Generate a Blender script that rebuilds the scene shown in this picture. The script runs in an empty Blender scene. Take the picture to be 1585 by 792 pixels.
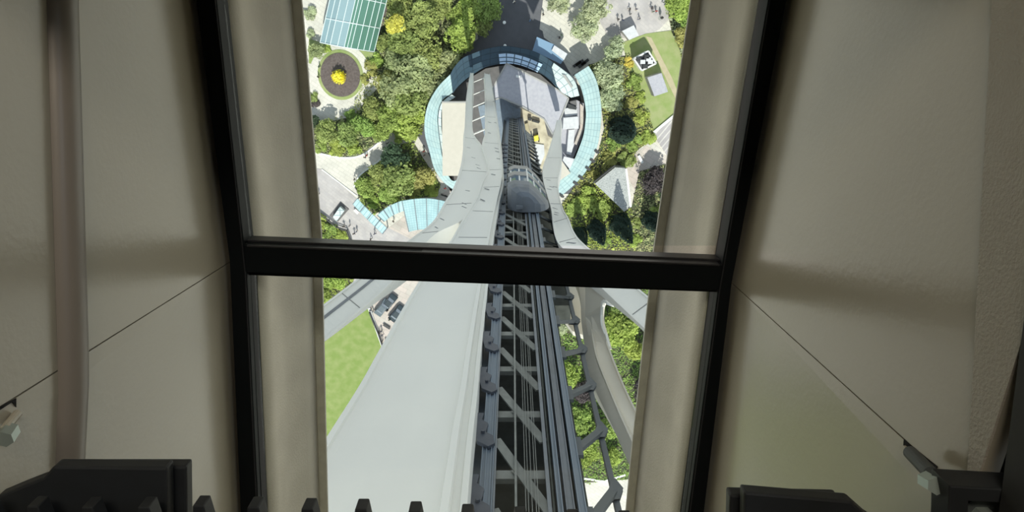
import bpy, bmesh, math, random
from mathutils import Vector, Matrix
random.seed(7)
R = math.radians
C = bpy.context.scene.collection
SC = bpy.context.scene

# ------------------------------------------------------------------ camera, world, sun, fill lights, exposure
H = 150.0                 # height of the lens above the ground, metres
F = 1100.0                # focal length in pixels of the 1585 px wide frame
TILT = R(16.2)
cam = bpy.data.cameras.new('camera'); cam_o = bpy.data.objects.new('camera', cam); C.objects.link(cam_o)
cam.sensor_width = 36.0; cam.lens = F / 1585 * 36.0
cam.clip_start = 0.02; cam.clip_end = 2000
cam_o.location = (0, 0, H); cam_o.rotation_euler = (-TILT, 0, 0)
SC.camera = cam_o

SUN_EL, SUN_E, SKY_L = R(54), 4.5, 0.66
w = bpy.data.worlds.new('sky'); SC.world = w; w.use_nodes = True
wn = w.node_tree.nodes
wn['Background'].inputs[0].default_value = (0.74, 0.85, 1.0, 1)
wn['Background'].inputs[1].default_value = SKY_L
sl = bpy.data.lights.new('sun', 'SUN'); sl.energy = SUN_E; sl.angle = R(0.55); sl.color = (1, 0.955, 0.87)
so = bpy.data.objects.new('sun', sl); C.objects.link(so); so.location = (20, -200, 300)
sdir = Vector((0.12 * math.cos(SUN_EL), -0.99 * math.cos(SUN_EL), math.sin(SUN_EL))).normalized()
so.rotation_euler = sdir.to_track_quat('Z', 'Y').to_euler()

def area(name, loc, aim, size, power, col):
    l = bpy.data.lights.new(name, 'AREA'); l.shape = 'RECTANGLE'; l.size, l.size_y = size
    l.energy = power; l.color = col
    o = bpy.data.objects.new(name, l); C.objects.link(o); o.location = loc
    o.rotation_euler = (Vector(loc) - Vector(aim)).normalized().to_track_quat('Z', 'Y').to_euler()
    return o
area('warm_fill_light', (0.0, 1.9, 151.6), (0, -0.7, 148.8), (1.6, 0.5), 30, (1, 0.9, 0.74))  # added warm fill for the well walls; no lamp is visible here
area('cool_fill_light', (2.7, 1.6, 151.2), (-0.6, 0.0, 148.9), (1.2, 1.0), 18, (0.8, 0.9, 1))  # added cool fill for a sheen on the left wall; no window there

SC.view_settings.view_transform = 'Standard'
SC.view_settings.look = 'None'
SC.view_settings.gamma = 1.0
SC.view_settings.use_curve_mapping = False
SC.view_settings.exposure = 0.2

# ------------------------------------------------------------------ helpers
ct, st = math.cos(TILT), math.sin(TILT)
def ray(px, py):
    x = (px - 792.5) / F; y = -(py - 396) / F
    # camera space (x, y, -1) rotated by -TILT about X
    return Vector((x, y * ct - st, -y * st - ct))
def P(px, py, z):                 # the point of a level plane seen at that place of the photograph
    d = ray(px, py); return Vector((0, 0, H)) + d * ((z - H) / d.z)
def PD(px, py, D): return P(px, py, H - D)

def tag(o, label=None, cat=None, group=None, kind=None):
    if label: o['label'] = label
    if cat: o['category'] = cat
    if group: o['group'] = group
    if kind: o['kind'] = kind
    return o
def empty(name, loc, label=None, cat=None, group=None, rz=0, kind=None):
    o = bpy.data.objects.new(name, None); C.objects.link(o); o.location = loc; o.rotation_euler = (0, 0, rz)
    o.empty_display_size = 0.1
    return tag(o, label, cat, group, kind)

class MB:
    def __init__(s): s.v = []; s.f = []; s.uv = []; s.m = []
    def face(s, pts, uv=None, m=0):
        i = len(s.v); s.v += [tuple(p) for p in pts]; s.f.append(tuple(range(i, i + len(pts))))
        s.uv.append(uv or [(0, 0)] * len(pts)); s.m.append(m)
    def prism(s, pts, z0, z1, m=0, mside=None):
        """vertical prism on a level outline; pts (x,y)"""
        a = sum(pts[i][0] * pts[(i + 1) % len(pts)][1] - pts[(i + 1) % len(pts)][0] * pts[i][1] for i in range(len(pts)))
        if a < 0: pts = pts[::-1]
        n = len(pts)
        s.face([(p[0], p[1], z1) for p in pts], [(p[0], p[1]) for p in pts], m)
        s.face([(p[0], p[1], z0) for p in reversed(pts)], None, m)
        for i in range(n):
            p, q = pts[i], pts[(i + 1) % n]
            L = math.hypot(q[0] - p[0], q[1] - p[1])
            s.face([(p[0], p[1], z0), (q[0], q[1], z0), (q[0], q[1], z1), (p[0], p[1], z1)],
                   [(0, 0), (L, 0), (L, z1 - z0), (0, z1 - z0)], m if mside is None else mside)
    def box(s, x0, x1, y0, y1, z0, z1, m=0):
        s.prism([(x0, y0), (x1, y0), (x1, y1), (x0, y1)], z0, z1, m)
    def bar(s, a, b, wd, ht, up=(0, 0, 1), m=0):
        a, b = Vector(a), Vector(b); t = (b - a).normalized(); up = Vector(up)
        if abs(t.dot(up)) > .98: up = Vector((0, 1, 0))
        x = t.cross(up).normalized() * wd / 2; y = x.cross(t).normalized() * ht / 2
        A = [a - x - y, a + x - y, a + x + y, a - x + y]; B = [p + (b - a) for p in A]
        s.face(A[::-1], None, m); s.face(B, None, m)
        for i in range(4):
            j = (i + 1) % 4; s.face([A[i], A[j], B[j], B[i]], None, m)
    def tube(s, a, b, r0, r1=None, n=10, m=0):
        a, b = Vector(a), Vector(b); r1 = r0 if r1 is None else r1
        t = (b - a).normalized(); up = Vector((0, 0, 1)) if abs(t.z) < .95 else Vector((1, 0, 0))
        x = t.cross(up).normalized(); y = t.cross(x).normalized()
        A = [a + (x * math.cos(k * 2 * math.pi / n) + y * math.sin(k * 2 * math.pi / n)) * r0 for k in range(n)]
        B = [b + (x * math.cos(k * 2 * math.pi / n) + y * math.sin(k * 2 * math.pi / n)) * r1 for k in range(n)]
        s.face(A, None, m); s.face(B[::-1], None, m)
        for i in range(n):
            j = (i + 1) % n; s.face([A[i], B[i], B[j], A[j]], None, m)
    def lathe(s, c, prof, n=24, m=0, sx=1, sy=1):
        c = Vector(c)
        for (r0, z0), (r1, z1) in zip(prof[:-1], prof[1:]):
            for i in range(n):
                a, b = i * 2 * math.pi / n, (i + 1) * 2 * math.pi / n
                q = [c + Vector((r * math.cos(t) * sx, r * math.sin(t) * sy, z)) for r, z, t in ((r0, z0, a), (r0, z0, b), (r1, z1, b), (r1, z1, a))]
                if r0 < 1e-6: q = [q[0], q[2], q[3]]
                elif r1 < 1e-6: q = q[:3]
                s.face(q, None, m)
    def sweep(s, frames, sec, m=0, smooth=False):
        """frames: (L, Rr, n) corners of the seen face and the outward normal; sec: (fraction of width, metres out)"""
        rings = [[L + (Rr - L) * u + n * v for u, v in sec] for L, Rr, n in frames]
        k = len(sec)
        for a, b in zip(rings[:-1], rings[1:]):
            for i in range(k):
                j = (i + 1) % k; s.face([a[i], a[j], b[j], b[i]], None, m)
        s.face(rings[0], None, m); s.face(rings[-1][::-1], None, m)
    def build(s, name, mats, parent=None, smooth=False, bevel=0, merge=True):
        me = bpy.data.meshes.new(name); me.from_pydata(s.v, [], s.f)
        if not isinstance(mats, (list, tuple)): mats = [mats]
        for mt in mats: me.materials.append(mt)
        uvl = me.uv_layers.new(name='UVMap')
        k = 0
        for fi, poly in enumerate(me.polygons):
            poly.material_index = s.m[fi]
            for li, u in zip(poly.loop_indices, s.uv[fi]): uvl.data[li].uv = u
        if merge:
            bm = bmesh.new(); bm.from_mesh(me); bmesh.ops.remove_doubles(bm, verts=bm.verts, dist=1e-4)
            bmesh.ops.recalc_face_normals(bm, faces=bm.faces)
            bm.to_mesh(me); bm.free()
        if smooth:
            for p in me.polygons: p.use_smooth = True
        o = bpy.data.objects.new(name, me); C.objects.link(o)
        if parent: o.parent = parent; o.matrix_parent_inverse = Matrix.Translation(-Vector(parent.location)) if parent.rotation_euler.z == 0 else Matrix()
        if bevel:
            b = o.modifiers.new('bevel', 'BEVEL'); b.width = bevel; b.segments = 2; b.limit_method = 'ANGLE'
        return o

def cat_rom(pts, n=6):
    out = []
    for i in range(len(pts) - 1):
        p0, p1, p2, p3 = pts[max(i - 1, 0)], pts[i], pts[i + 1], pts[min(i + 2, len(pts) - 1)]
        for k in range(n):
            t = k / n
            out.append(tuple(.5 * ((2 * b) + (c - a) * t + (2 * a - 5 * b + 4 * c - d) * t * t + (3 * b - a - 3 * c + d) * t ** 3)
                             for a, b, c, d in zip(p0, p1, p2, p3)))
    out.append(tuple(pts[-1])); return out

# ------------------------------------------------------------------ materials
def mat(name, col, rough=0.6, metal=0.0, noise=None, bump=None, spec=0.5, streak=None):
    """noise=(scale, amount, second colour) blended in; bump=(scale, strength)"""
    m = bpy.data.materials.new(name); m.use_nodes = True; nt = m.node_tree; b = nt.nodes['Principled BSDF']
    b.inputs['Base Color'].default_value = (*col, 1); b.inputs['Roughness'].default_value = rough
    b.inputs['Metallic'].default_value = metal; b.inputs['Specular IOR Level'].default_value = spec
    tc = nt.nodes.new('ShaderNodeTexCoord')
    if noise:
        n = nt.nodes.new('ShaderNodeTexNoise'); n.inputs['Scale'].default_value = noise[0]; n.inputs['Detail'].default_value = 6
        mp = nt.nodes.new('ShaderNodeMapping'); nt.links.new(tc.outputs['Object'], mp.inputs[0]); nt.links.new(mp.outputs[0], n.inputs['Vector'])
        if streak: mp.inputs['Scale'].default_value = streak
        r = nt.nodes.new('ShaderNodeMapRange'); r.inputs[1].default_value = .38; r.inputs[2].default_value = .66
        r.inputs[3].default_value = 0; r.inputs[4].default_value = noise[1]
        mx = nt.nodes.new('ShaderNodeMix'); mx.data_type = 'RGBA'
        mx.inputs[6].default_value = (*col, 1); mx.inputs[7].default_value = (*noise[2], 1)
        nt.links.new(n.outputs['Fac'], r.inputs[0]); nt.links.new(r.outputs[0], mx.inputs[0]); nt.links.new(mx.outputs[2], b.inputs['Base Color'])
    if bump:
        n2 = nt.nodes.new('ShaderNodeTexNoise'); n2.inputs['Scale'].default_value = bump[0]; n2.inputs['Detail'].default_value = 4
        nt.links.new(tc.outputs['Object'], n2.inputs['Vector'])
        bp = nt.nodes.new('ShaderNodeBump'); bp.inputs['Strength'].default_value = bump[1]; bp.inputs['Distance'].default_value = 0.01 if bump[0] > 20 else .1
        nt.links.new(n2.outputs['Fac'], bp.inputs['Height']); nt.links.new(bp.outputs[0], b.inputs['Normal'])
    return m
def grid(name, col, line, bw, bh, mortar=0.06, rough=0.2, col2=None, coord='UV', offset=0.0, rot=0, spec=.5):
    m = bpy.data.materials.new(name); m.use_nodes = True; nt = m.node_tree; b = nt.nodes['Principled BSDF']
    tc = nt.nodes.new('ShaderNodeTexCoord'); mp = nt.nodes.new('ShaderNodeMapping'); mp.inputs['Rotation'].default_value[2] = R(rot)
    br = nt.nodes.new('ShaderNodeTexBrick'); br.offset = offset; br.inputs['Scale'].default_value = 1
    br.inputs['Brick Width'].default_value = bw; br.inputs['Row Height'].default_value = bh; br.inputs['Mortar Size'].default_value = mortar
    br.inputs['Color1'].default_value = (*col, 1); br.inputs['Color2'].default_value = (*(col2 or col), 1); br.inputs['Mortar'].default_value = (*line, 1)
    br.inputs['Mortar Smooth'].default_value = .1
    nt.links.new(tc.outputs[coord], mp.inputs[0]); nt.links.new(mp.outputs[0], br.inputs['Vector'])
    n = nt.nodes.new('ShaderNodeTexNoise'); n.inputs['Scale'].default_value = .35; n.inputs['Detail'].default_value = 8
    nt.links.new(tc.outputs['Object'], n.inputs['Vector'])
    r = nt.nodes.new('ShaderNodeMapRange'); r.inputs[1].default_value = .3; r.inputs[2].default_value = .7; r.inputs[3].default_value = .86; r.inputs[4].default_value = 1.1
    nt.links.new(n.outputs['Fac'], r.inputs[0])
    vm = nt.nodes.new('ShaderNodeVectorMath'); vm.operation = 'SCALE'
    nt.links.new(br.outputs['Color'], vm.inputs[0]); nt.links.new(r.outputs[0], vm.inputs['Scale'])
    nt.links.new(vm.outputs[0], b.inputs['Base Color'])
    b.inputs['Roughness'].default_value = rough; b.inputs['Specular IOR Level'].default_value = spec
    return m
def leafmat(name, col, var=.35):
    m = bpy.data.materials.new(name); m.use_nodes = True; nt = m.node_tree
    for n in list(nt.nodes): nt.nodes.remove(n)
    out = nt.nodes.new('ShaderNodeOutputMaterial'); d = nt.nodes.new('ShaderNodeBsdfDiffuse'); t = nt.nodes.new('ShaderNodeBsdfTranslucent')
    mx = nt.nodes.new('ShaderNodeMixShader'); mx.inputs[0].default_value = .28
    tc = nt.nodes.new('ShaderNodeTexCoord'); n = nt.nodes.new('ShaderNodeTexNoise'); n.inputs['Scale'].default_value = 1.1; n.inputs['Detail'].default_value = 3
    nt.links.new(tc.outputs['Object'], n.inputs['Vector'])
    oi = nt.nodes.new('ShaderNodeObjectInfo'); hs = nt.nodes.new('ShaderNodeHueSaturation'); hs.inputs['Color'].default_value = (*col, 1)
    r = nt.nodes.new('ShaderNodeMapRange'); r.inputs[1].default_value = .3; r.inputs[2].default_value = .7; r.inputs[3].default_value = 1 - var; r.inputs[4].default_value = 1 + var
    nt.links.new(n.outputs['Fac'], r.inputs[0]); nt.links.new(r.outputs[0], hs.inputs['Value'])
    r2 = nt.nodes.new('ShaderNodeMapRange'); r2.inputs[3].default_value = .485; r2.inputs[4].default_value = .515
    nt.links.new(oi.outputs['Random'], r2.inputs[0]); nt.links.new(r2.outputs[0], hs.inputs['Hue'])
    for s in (d, t): nt.links.new(hs.outputs[0], s.inputs['Color'])
    nt.links.new(d.outputs[0], mx.inputs[1]); nt.links.new(t.outputs[0], mx.inputs[2]); nt.links.new(mx.outputs[0], out.inputs[0])
    return m
def glassmat(name, tint, refl=.06, solid=None):
    m = bpy.data.materials.new(name); m.use_nodes = True; nt = m.node_tree
    for n in list(nt.nodes): nt.nodes.remove(n)
    out = nt.nodes.new('ShaderNodeOutputMaterial'); tr = nt.nodes.new('ShaderNodeBsdfTransparent'); g = nt.nodes.new('ShaderNodeBsdfGlossy')
    tr.inputs[0].default_value = (*tint, 1); g.inputs['Roughness'].default_value = .03
    mx = nt.nodes.new('ShaderNodeMixShader'); mx.inputs[0].default_value = refl
    nt.links.new(tr.outputs[0], mx.inputs[1]); nt.links.new(g.outputs[0], mx.inputs[2])
    last = mx
    if solid:
        d = nt.nodes.new('ShaderNodeBsdfDiffuse'); d.inputs[0].default_value = (*solid[0], 1)
        m2 = nt.nodes.new('ShaderNodeMixShader'); m2.inputs[0].default_value = solid[1]
        nt.links.new(mx.outputs[0], m2.inputs[1]); nt.links.new(d.outputs[0], m2.inputs[2]); last = m2
    nt.links.new(last.outputs[0], out.inputs[0]); return m

M = dict(
    cream=mat('cream_paint', (.46, .42, .33), .22, noise=(3, .25, (.41, .37, .285)), bump=(90, .04)),
    cream_rough=mat('rough_cream_paint', (.48, .44, .37), .42, noise=(40, .3, (.42, .37, .30)), bump=(230, .3)),
    rib=mat('brown_cream_paint', (.25, .215, .18), .4),
    liner=mat('textured_liner', (.70, .64, .54), .75, noise=(8, .4, (.52, .47, .39)), bump=(160, .25)),
    lip=mat('liner_edge', (.66, .62, .54), .75, noise=(30, .5, (.5, .46, .4)), bump=(120, .3)),
    black=mat('black_frame', (.007, .009, .010), .55, spec=.1),
    gasket=mat('grey_gasket', (.03, .03, .033), .4, spec=.3),
    dark=mat('dark_box', (.028, .031, .034), .5, noise=(20, .5, (.02, .021, .022))),
    darkfloor=mat('dark_floor', (.035, .036, .035), .7),
    void=mat('black_gap', (.006, .006, .006), .9),
    rubber=mat('grey_rubber', (.07, .08, .08), .55),
    zinc=mat('zinc_bolt', (.45, .52, .48), .35, metal=.5),
    white=mat('tower_white', (.88, .87, .82), .6, noise=(.55, .3, (.74, .73, .70)), streak=(1, 1, .25), bump=(3, .15)),
    white_dirty=mat('tower_cream', (.80, .75, .65), .6, noise=(.6, .5, (.68, .62, .52)), streak=(1, 1, .3)),
    soil=mat('soil_bed', (.10, .09, .06), .95, noise=(1.2, .8, (.07, .12, .04))),
    steel=mat('grey_steel', (.19, .21, .24), .5, noise=(1.5, .5, (.12, .13, .14))),
    blue_steel=mat('blue_grey_steel', (.20, .25, .31), .45, noise=(1, .5, (.14, .17, .21)), streak=(3, 3, .2)),
    brace=mat('olive_grey_brace', (.24, .25, .235), .6, noise=(2, .5, (.11, .115, .105))),
    shaft=mat('shaft_dark', (.06, .068, .062), .8, noise=(2.5, .8, (.03, .035, .03))),
    bracket=mat('bracket_dark', (.065, .075, .10), .5, noise=(4, .6, (.10, .11, .14))),
    truss=mat('truss_grey', (.11, .125, .135), .55),
    roof=mat('platform_roof', (.47, .46, .50), .85, noise=(2.5, .7, (.38, .38, .43)), bump=(3, .2)),
    deck=mat('site_deck', (.62, .56, .42), .85, noise=(.9, .9, (.36, .31, .23))),
    deckw=mat('white_sheet', (.64, .64, .65), .7, noise=(1.5, .6, (.5, .5, .53))),
    whiteroof=mat('white_roof', (.60, .555, .48), .8, noise=(1.2, .5, (.53, .49, .42))),
    conc=mat('concrete', (.40, .39, .37), .85, noise=(1, .5, (.32, .31, .3))),
    gravel=mat('gravel_roof', (.52, .53, .52), .95, noise=(7, .8, (.22, .24, .24)), bump=(6, .5)),
    shadow_roof_grey=mat('shadow_and_roof_grey', (.13, .13, .145), .9, noise=(.8, .5, (.095, .10, .11))),  # dark roof grey; on the plaza it carries the tower's shadow
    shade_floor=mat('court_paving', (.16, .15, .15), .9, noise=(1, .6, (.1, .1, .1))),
    grass=mat('lawn', (.22, .30, .08), .95, noise=(.6, .9, (.30, .35, .13)), bump=(4, .4)),
    grass2=mat('dry_lawn', (.34, .37, .17), .95, noise=(.5, .9, (.25, .33, .10)), bump=(4, .4)),
    dirt=mat('path_dirt', (.50, .43, .29), .95, noise=(1, .5, (.4, .36, .22))),
    bark=mat('bark', (.13, .09, .06), .9, noise=(6, .5, (.08, .06, .04))),
    mulch=mat('mulch', (.155, .125, .12), .95, noise=(3, .8, (.09, .07, .065))),
    yellow=mat('yellow_glaze', (.97, .86, .06), .5, noise=(2, .6, (.95, .78, .03))),
    railing=mat('dark_railing', (.05, .05, .05), .6),
    car=mat('car_paint', (.035, .05, .06), .25, spec=.6), car2=mat('grey_car_paint', (.12, .15, .17), .3), tyre=mat('tyre', (.015, .015, .015), .8),
    carglass=mat('car_glass', (.25, .28, .32), .08), lampw=mat('white_paint', (.85, .85, .83), .5),
    skin=mat('skin', (.5, .32, .22), .6), hair=mat('hair', (.03, .02, .015), .7),
)
M['pave'] = grid('paving', (.70, .66, .59), (.54, .51, .46), 1.5, .75, .04, .9, (.65, .62, .56), 'Object', .5, 35)
M['pave_lilac'] = grid('lilac_paving', (.53, .49, .475), (.46, .43, .42), 1.2, .6, .05, .9, (.46, .43, .43), 'Object', .5, 40)
M['pave_grey'] = grid('grey_paving', (.40, .375, .37), (.33, .31, .31), 1, .5, .05, .9, (.36, .34, .34), 'Object', .5, 5)
M['pave_pink'] = grid('pink_paving', (.62, .53, .48), (.48, .42, .38), 2.2, 1.1, .05, .9, (.55, .50, .45), 'Object', .5, 30)
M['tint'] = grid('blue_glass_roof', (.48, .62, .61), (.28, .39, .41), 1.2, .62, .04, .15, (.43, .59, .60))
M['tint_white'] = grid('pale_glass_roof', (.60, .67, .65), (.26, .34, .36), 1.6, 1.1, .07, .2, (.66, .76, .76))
M['tint_shadow'] = grid('shaded_glass_roof', (.05, .085, .115), (.02, .035, .05), 1.9, 1.05, .05, .3, (.04, .075, .105), spec=.25)  # same ring glass with the tower's shadow put into its colour
M['tint_sky'] = grid('sky_reflection_glass', (.50, .66, .86), (.05, .09, .13), 1.5, .78, .10, .2, (.47, .63, .84))  # pale blue stands for sky reflected in the roof panes
M['aqua'] = grid('aqua_canopy', (.42, .60, .62), (.30, .46, .50), .55, .5, .04, .2, (.39, .57, .60))
M['aqua_slat'] = grid('slatted_canopy', (.44, .62, .64), (.28, .44, .48), .8, 6, .07, .2, (.52, .74, .77))
M['steps'] = grid('steps', (.43, .40, .40), (.62, .58, .55), 30, 1.0, .14, .9, None, 'Object', 0, -52)
M['gh_glass'] = glassmat('greenhouse_glass', (.45, .66, .72), .06, ((.46, .62, .66), .62))
M['gh_glass2'] = glassmat('greenhouse_side_glass', (.5, .75, .65), .05, ((.24, .46, .38), .42))
M['frame_w'] = mat('greenhouse_frame', (.72, .80, .80), .5)
M['pane'] = glassmat('window_glass', (.93, .96, .95), .045)
M['carwin'] = mat('lift_window', (.12, .2, .28), .08)
for k, c in dict(lime=(.43, .53, .14), bright=(.37, .48, .14), mid=(.36, .43, .15), dull=(.44, .48, .24), pale=(.52, .57, .36),
                 dark=(.10, .15, .09), olive=(.46, .45, .16), yellow=(.78, .70, .17), conifer=(.045, .07, .055), purple=(.13, .11, .11)).items():
    M['leaf_' + k] = leafmat('leaves_' + k, c)

def struct(name, mb, m, **k):
    o = mb.build(name, m, **k); o['kind'] = 'structure'; return o
def slab(name, pts, z0, z1, m, kind='structure', parent=None, label=None, cat=None, group=None, bevel=0):
    q = [P(x, y, z1) for x, y in pts]
    mb = MB(); mb.prism([(p.x, p.y) for p in q], z0, z1)
    o = mb.build(name, m, parent, bevel=bevel); return tag(o, label, cat, group, kind if not parent and not label else None)

# ================================================================== 1. the ground
mb = MB(); mb.prism([(-400, -500), (400, -500), (400, 300), (-400, 300)], -.5, 0)
struct('ground', mb, M['pave'])
slab('paving', [(440, 255), (500, 262), (547, 303), (600, 352), (640, 372), (600, 430), (430, 520)], -.1, .06, M['pave_lilac'])
slab('paving', [(560, 372), (602, 352), (632, 330), (700, 290), (760, 300), (760, 620), (590, 550), (560, 480)], -.1, .05, M['pave_pink'])
slab('paving', [(850, -60), (1050, -60), (1045, 20), (1020, 46), (985, 62), (940, 55), (905, -10)], -.1, .07, M['pave_lilac'])
slab('paving', [(730, -80), (850, -80), (835, 45), (860, 60), (890, 112), (905, 180), (900, 300), (700, 300), (640, 200), (690, 100), (740, 60)], -.1, .05, M['shadow_roof_grey'])  # patch outlined as the tower's cast shadow, its shade put into the colour
slab('paving', [(838, 38), (857, 48), (885, 78), (905, 100), (885, 118), (872, 95), (858, 70), (842, 58)], -.1, .09, M['pave'])
slab('steps', [(1011, 208), (1045, 178), (1080, 165), (1090, 260), (1040, 252)], -.1, .3, M['steps'])
slab('paving', [(962, 255), (1000, 225), (1045, 248), (1060, 300), (985, 300)], -.1, .05, M['pave_pink'])
# lawns and beds
BED = M['soil']; BEDS = []
slab('lawn', [(963, 66), (1000, 52), (1040, 47), (1100, 60), (1100, 170), (1050, 178), (1015, 205), (1005, 200), (990, 150), (975, 110)], -.1, .12, M['grass2'])
slab('lawn', [(430, 420), (540, 430), (575, 480), (594, 548), (520, 700), (420, 760)], -.1, .12, M['grass'])
slab('planting_bed', [(868, 320), (925, 284), (966, 328), (978, 320), (985, 400), (1060, 420), (880, 440)], -.1, .12, BED); BEDS.append(([(868, 320), (925, 284), (966, 328), (978, 320), (985, 400), (1040, 420), (880, 430)], 'lime', 'low bright plants around the dark conifers'))
slab('path', [(1000, 56), (1008, 58), (1040, 120), (1052, 150), (1050, 162), (1030, 120)], .0, .18, M['dirt'])
slab('planting_bed', [(582, -60), (738, -60), (736, 60), (700, 110), (672, 140), (660, 175), (655, 200), (640, 218), (608, 205), (590, 215), (560, 238), (530, 243), (482, 234), (475, 190), (520, 182), (545, 175), (558, 130), (575, 128), (590, 80)], -.1, .16, BED); BEDS.append(([(582, -60), (738, -60), (736, 60), (700, 110), (672, 140), (660, 175), (655, 200), (640, 218), (608, 205), (590, 215), (560, 238), (530, 243), (482, 234), (475, 190), (520, 182), (545, 175), (558, 130), (575, 128), (590, 80)], 'dull', 'low leafy plants under the dense grove left of the glass ring'))
slab('planting_bed', [(548, 285), (560, 268), (595, 245), (610, 225), (640, 220), (655, 245), (682, 285), (676, 305), (640, 306), (605, 316), (580, 332), (560, 315)], -.1, .16, BED); BEDS.append(([(548, 285), (560, 268), (595, 245), (610, 225), (640, 220), (655, 245), (682, 285), (676, 305), (640, 306), (605, 316), (580, 332), (560, 315)], 'bright', 'low leafy plants covering the triangular planted island'))
slab('planting_bed', [(470, 320), (492, 326), (520, 350), (545, 372), (552, 420), (545, 440), (480, 500), (440, 500)], -.1, .16, BED); BEDS.append(([(470, 320), (492, 326), (520, 350), (545, 372), (552, 420), (545, 440), (480, 500), (440, 500)], 'lime', 'low plants below the dark railing at the left window edge'))
slab('planting_bed', [(910, 100), (975, 85), (990, 150), (1010, 195), (1015, 210), (990, 230), (962, 258), (925, 282), (885, 320), (868, 318), (925, 240), (935, 200), (928, 140)], -.1, .15, BED); BEDS.append(([(910, 100), (975, 85), (990, 150), (1010, 195), (1015, 210), (990, 230), (962, 258), (925, 282), (885, 320), (868, 318), (925, 240), (935, 200), (928, 140)], 'olive', 'low plants between the glass ring and the lawn with the small buildings'))
slab('planting_bed', [(990, 265), (1045, 250), (1060, 330), (1045, 400), (980, 400), (978, 320)], -.1, .16, BED); BEDS.append(([(990, 265), (1045, 250), (1060, 330), (1045, 400), (980, 400), (978, 320)], 'dull', 'low plants around the purple-leaved tree right of the triangular building'))
slab('planting_bed', [(1022, -40), (1090, -40), (1085, 120), (1060, 95), (1040, 50)], -.1, .16, BED); BEDS.append(([(1022, -40), (1090, -40), (1085, 120), (1060, 95), (1040, 50)], 'pale', 'low plants at the right window edge beside the upper lawn'))
slab('planting_bed', [(478, 60), (498, 66), (580, 82), (600, 110), (575, 128), (555, 110), (530, 80), (500, 82), (490, 100), (478, 98)], -.1, .14, M['grass2'])
slab('planting_bed', [(850, 520), (905, 480), (1030, 430), (1060, 560), (1010, 600), (990, 740), (870, 750)], -.1, .16, BED); BEDS.append(([(850, 520), (905, 480), (1030, 430), (1060, 560), (1010, 600), (990, 740), (870, 750)], 'bright', 'low plants behind the open truss and the lower right beam'))
slab('lawn', [(150, 560), (395, 560), (405, 700), (400, 1000), (150, 1000)], -.1, .10, M['grass2'])
# kerbs
def kerb(pts, wd=.35, h=.35, m='conc', name='kerb'):
    q = [P(x, y, h) for x, y in pts]; mb = MB()
    for a, b in zip(q[:-1], q[1:]): mb.bar((a.x, a.y, h / 2), (b.x, b.y, h / 2), wd, h)
    return struct(name, mb, M[m])
kerb(cat_rom([(484, 235), (530, 244), (560, 240), (585, 222), (605, 206)], 4), .3, .3, 'lampw')
kerb(cat_rom([(548, 290), (556, 272), (585, 250), (602, 236)], 4), .3, .3, 'lampw')
kerb([(498, 262), (552, 303)], .2, .2, 'lampw')
kerb([(571, 477), (596, 548), (575, 600)], .5, .5, 'lampw')
kerb([(1012, 205), (1052, 172)], .5, .5, 'lampw')
kerb([(900, 740), (935, 745), (968, 735)], .5, .4, 'lampw')

# ================================================================== 2. the tower
AX = (0.5, -16.0)
tower = empty('tower', (AX[0], AX[1], 0), 'tall white observation tower with curved paired legs around a dark lift shaft', 'tower')
def frames(sta, n=6):
    """stations: (xl, yl, xr, yr, D): both edges of the seen face in the photograph and their depth below the lens"""
    s = cat_rom(sta, n); pts = [(PD(a, b, D), PD(c, d, D)) for a, b, c, d, D in s]
    out = []
    for i, (L, Rr) in enumerate(pts):
        j, k = max(i - 1, 0), min(i + 1, len(pts) - 1)
        t = ((pts[k][0] + pts[k][1]) - (pts[j][0] + pts[j][1])).normalized()
        nn = t.cross((Rr - L)).normalized()
        if nn.dot(Vector((0, 0, H)) - L) < 0: nn = -nn
        out.append((L, Rr, nn))
    return out
SEC = [(0, -1.0), (0, .10), (.07, .10), (.08, 0), (.92, 0), (.93, .10), (1, .10), (1, -1.0)]
SEC_MAIN = [(0, -1.1), (0, .10), (.045, .10), (.05, .0), (.10, -.06), (.85, -.06), (.86, .10), (.905, .10), (.91, -.22), (.955, -.22), (.96, -.16), (1, -.16), (1, -1.1)]
SEC_RIDGE = [(0, -.9), (0, -.25), (.40, .05), (.42, .16), (.47, .16), (.5, -.12), (.93, -.12), (.94, .05), (1, .05), (1, -.9)]
# the pair standing to the left: left beam swings out to the left, right beam comes up to the viewer
STA1 = [
    (728, 113, 733, 113, 140), (722, 150, 731, 148, 126), (720, 180, 731, 180, 110), (719, 205, 733, 208, 93), (717, 228, 748, 230, 79),
    (713, 258, 757, 262, 64), (703, 290, 749, 285, 56), (690, 312, 737, 309, 50), (670, 345, 716, 342, 44), (640, 369, 672, 366, 40),
    (600, 398, 636, 406, 35), (552, 433, 585, 457, 31), (500, 472, 533, 500, 27.5), (440, 517, 473, 550, 24.5), (370, 572, 405, 605, 21.5)]
mb = MB(); mb.sweep(frames(STA1), SEC)
mb.build('leg_beam', M['white'], tower)
STA2 = [
    (750, 113, 759, 115, 140), (751, 150, 766, 151, 124), (751, 180, 770, 181, 108), (751, 205, 774, 207, 92), (746, 228, 777, 230, 78.5),
    (755, 262, 779, 261, 63), (746, 285, 779, 283, 55), (737, 309, 773, 310, 49), (716, 342, 767, 344, 43), (694, 380, 762, 380, 38.5),
    (648, 439, 755, 441, 32), (588, 544, 744, 544, 23.5), (557, 600, 739, 600, 20), (512, 672, 731, 672, 16.3), (437, 792, 721, 792, 12), (350, 930, 708, 930, 8.2)]
mb = MB(); mb.sweep(frames(STA2), SEC_MAIN)
mb.build('leg_beam', M['white'], tower)
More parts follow.
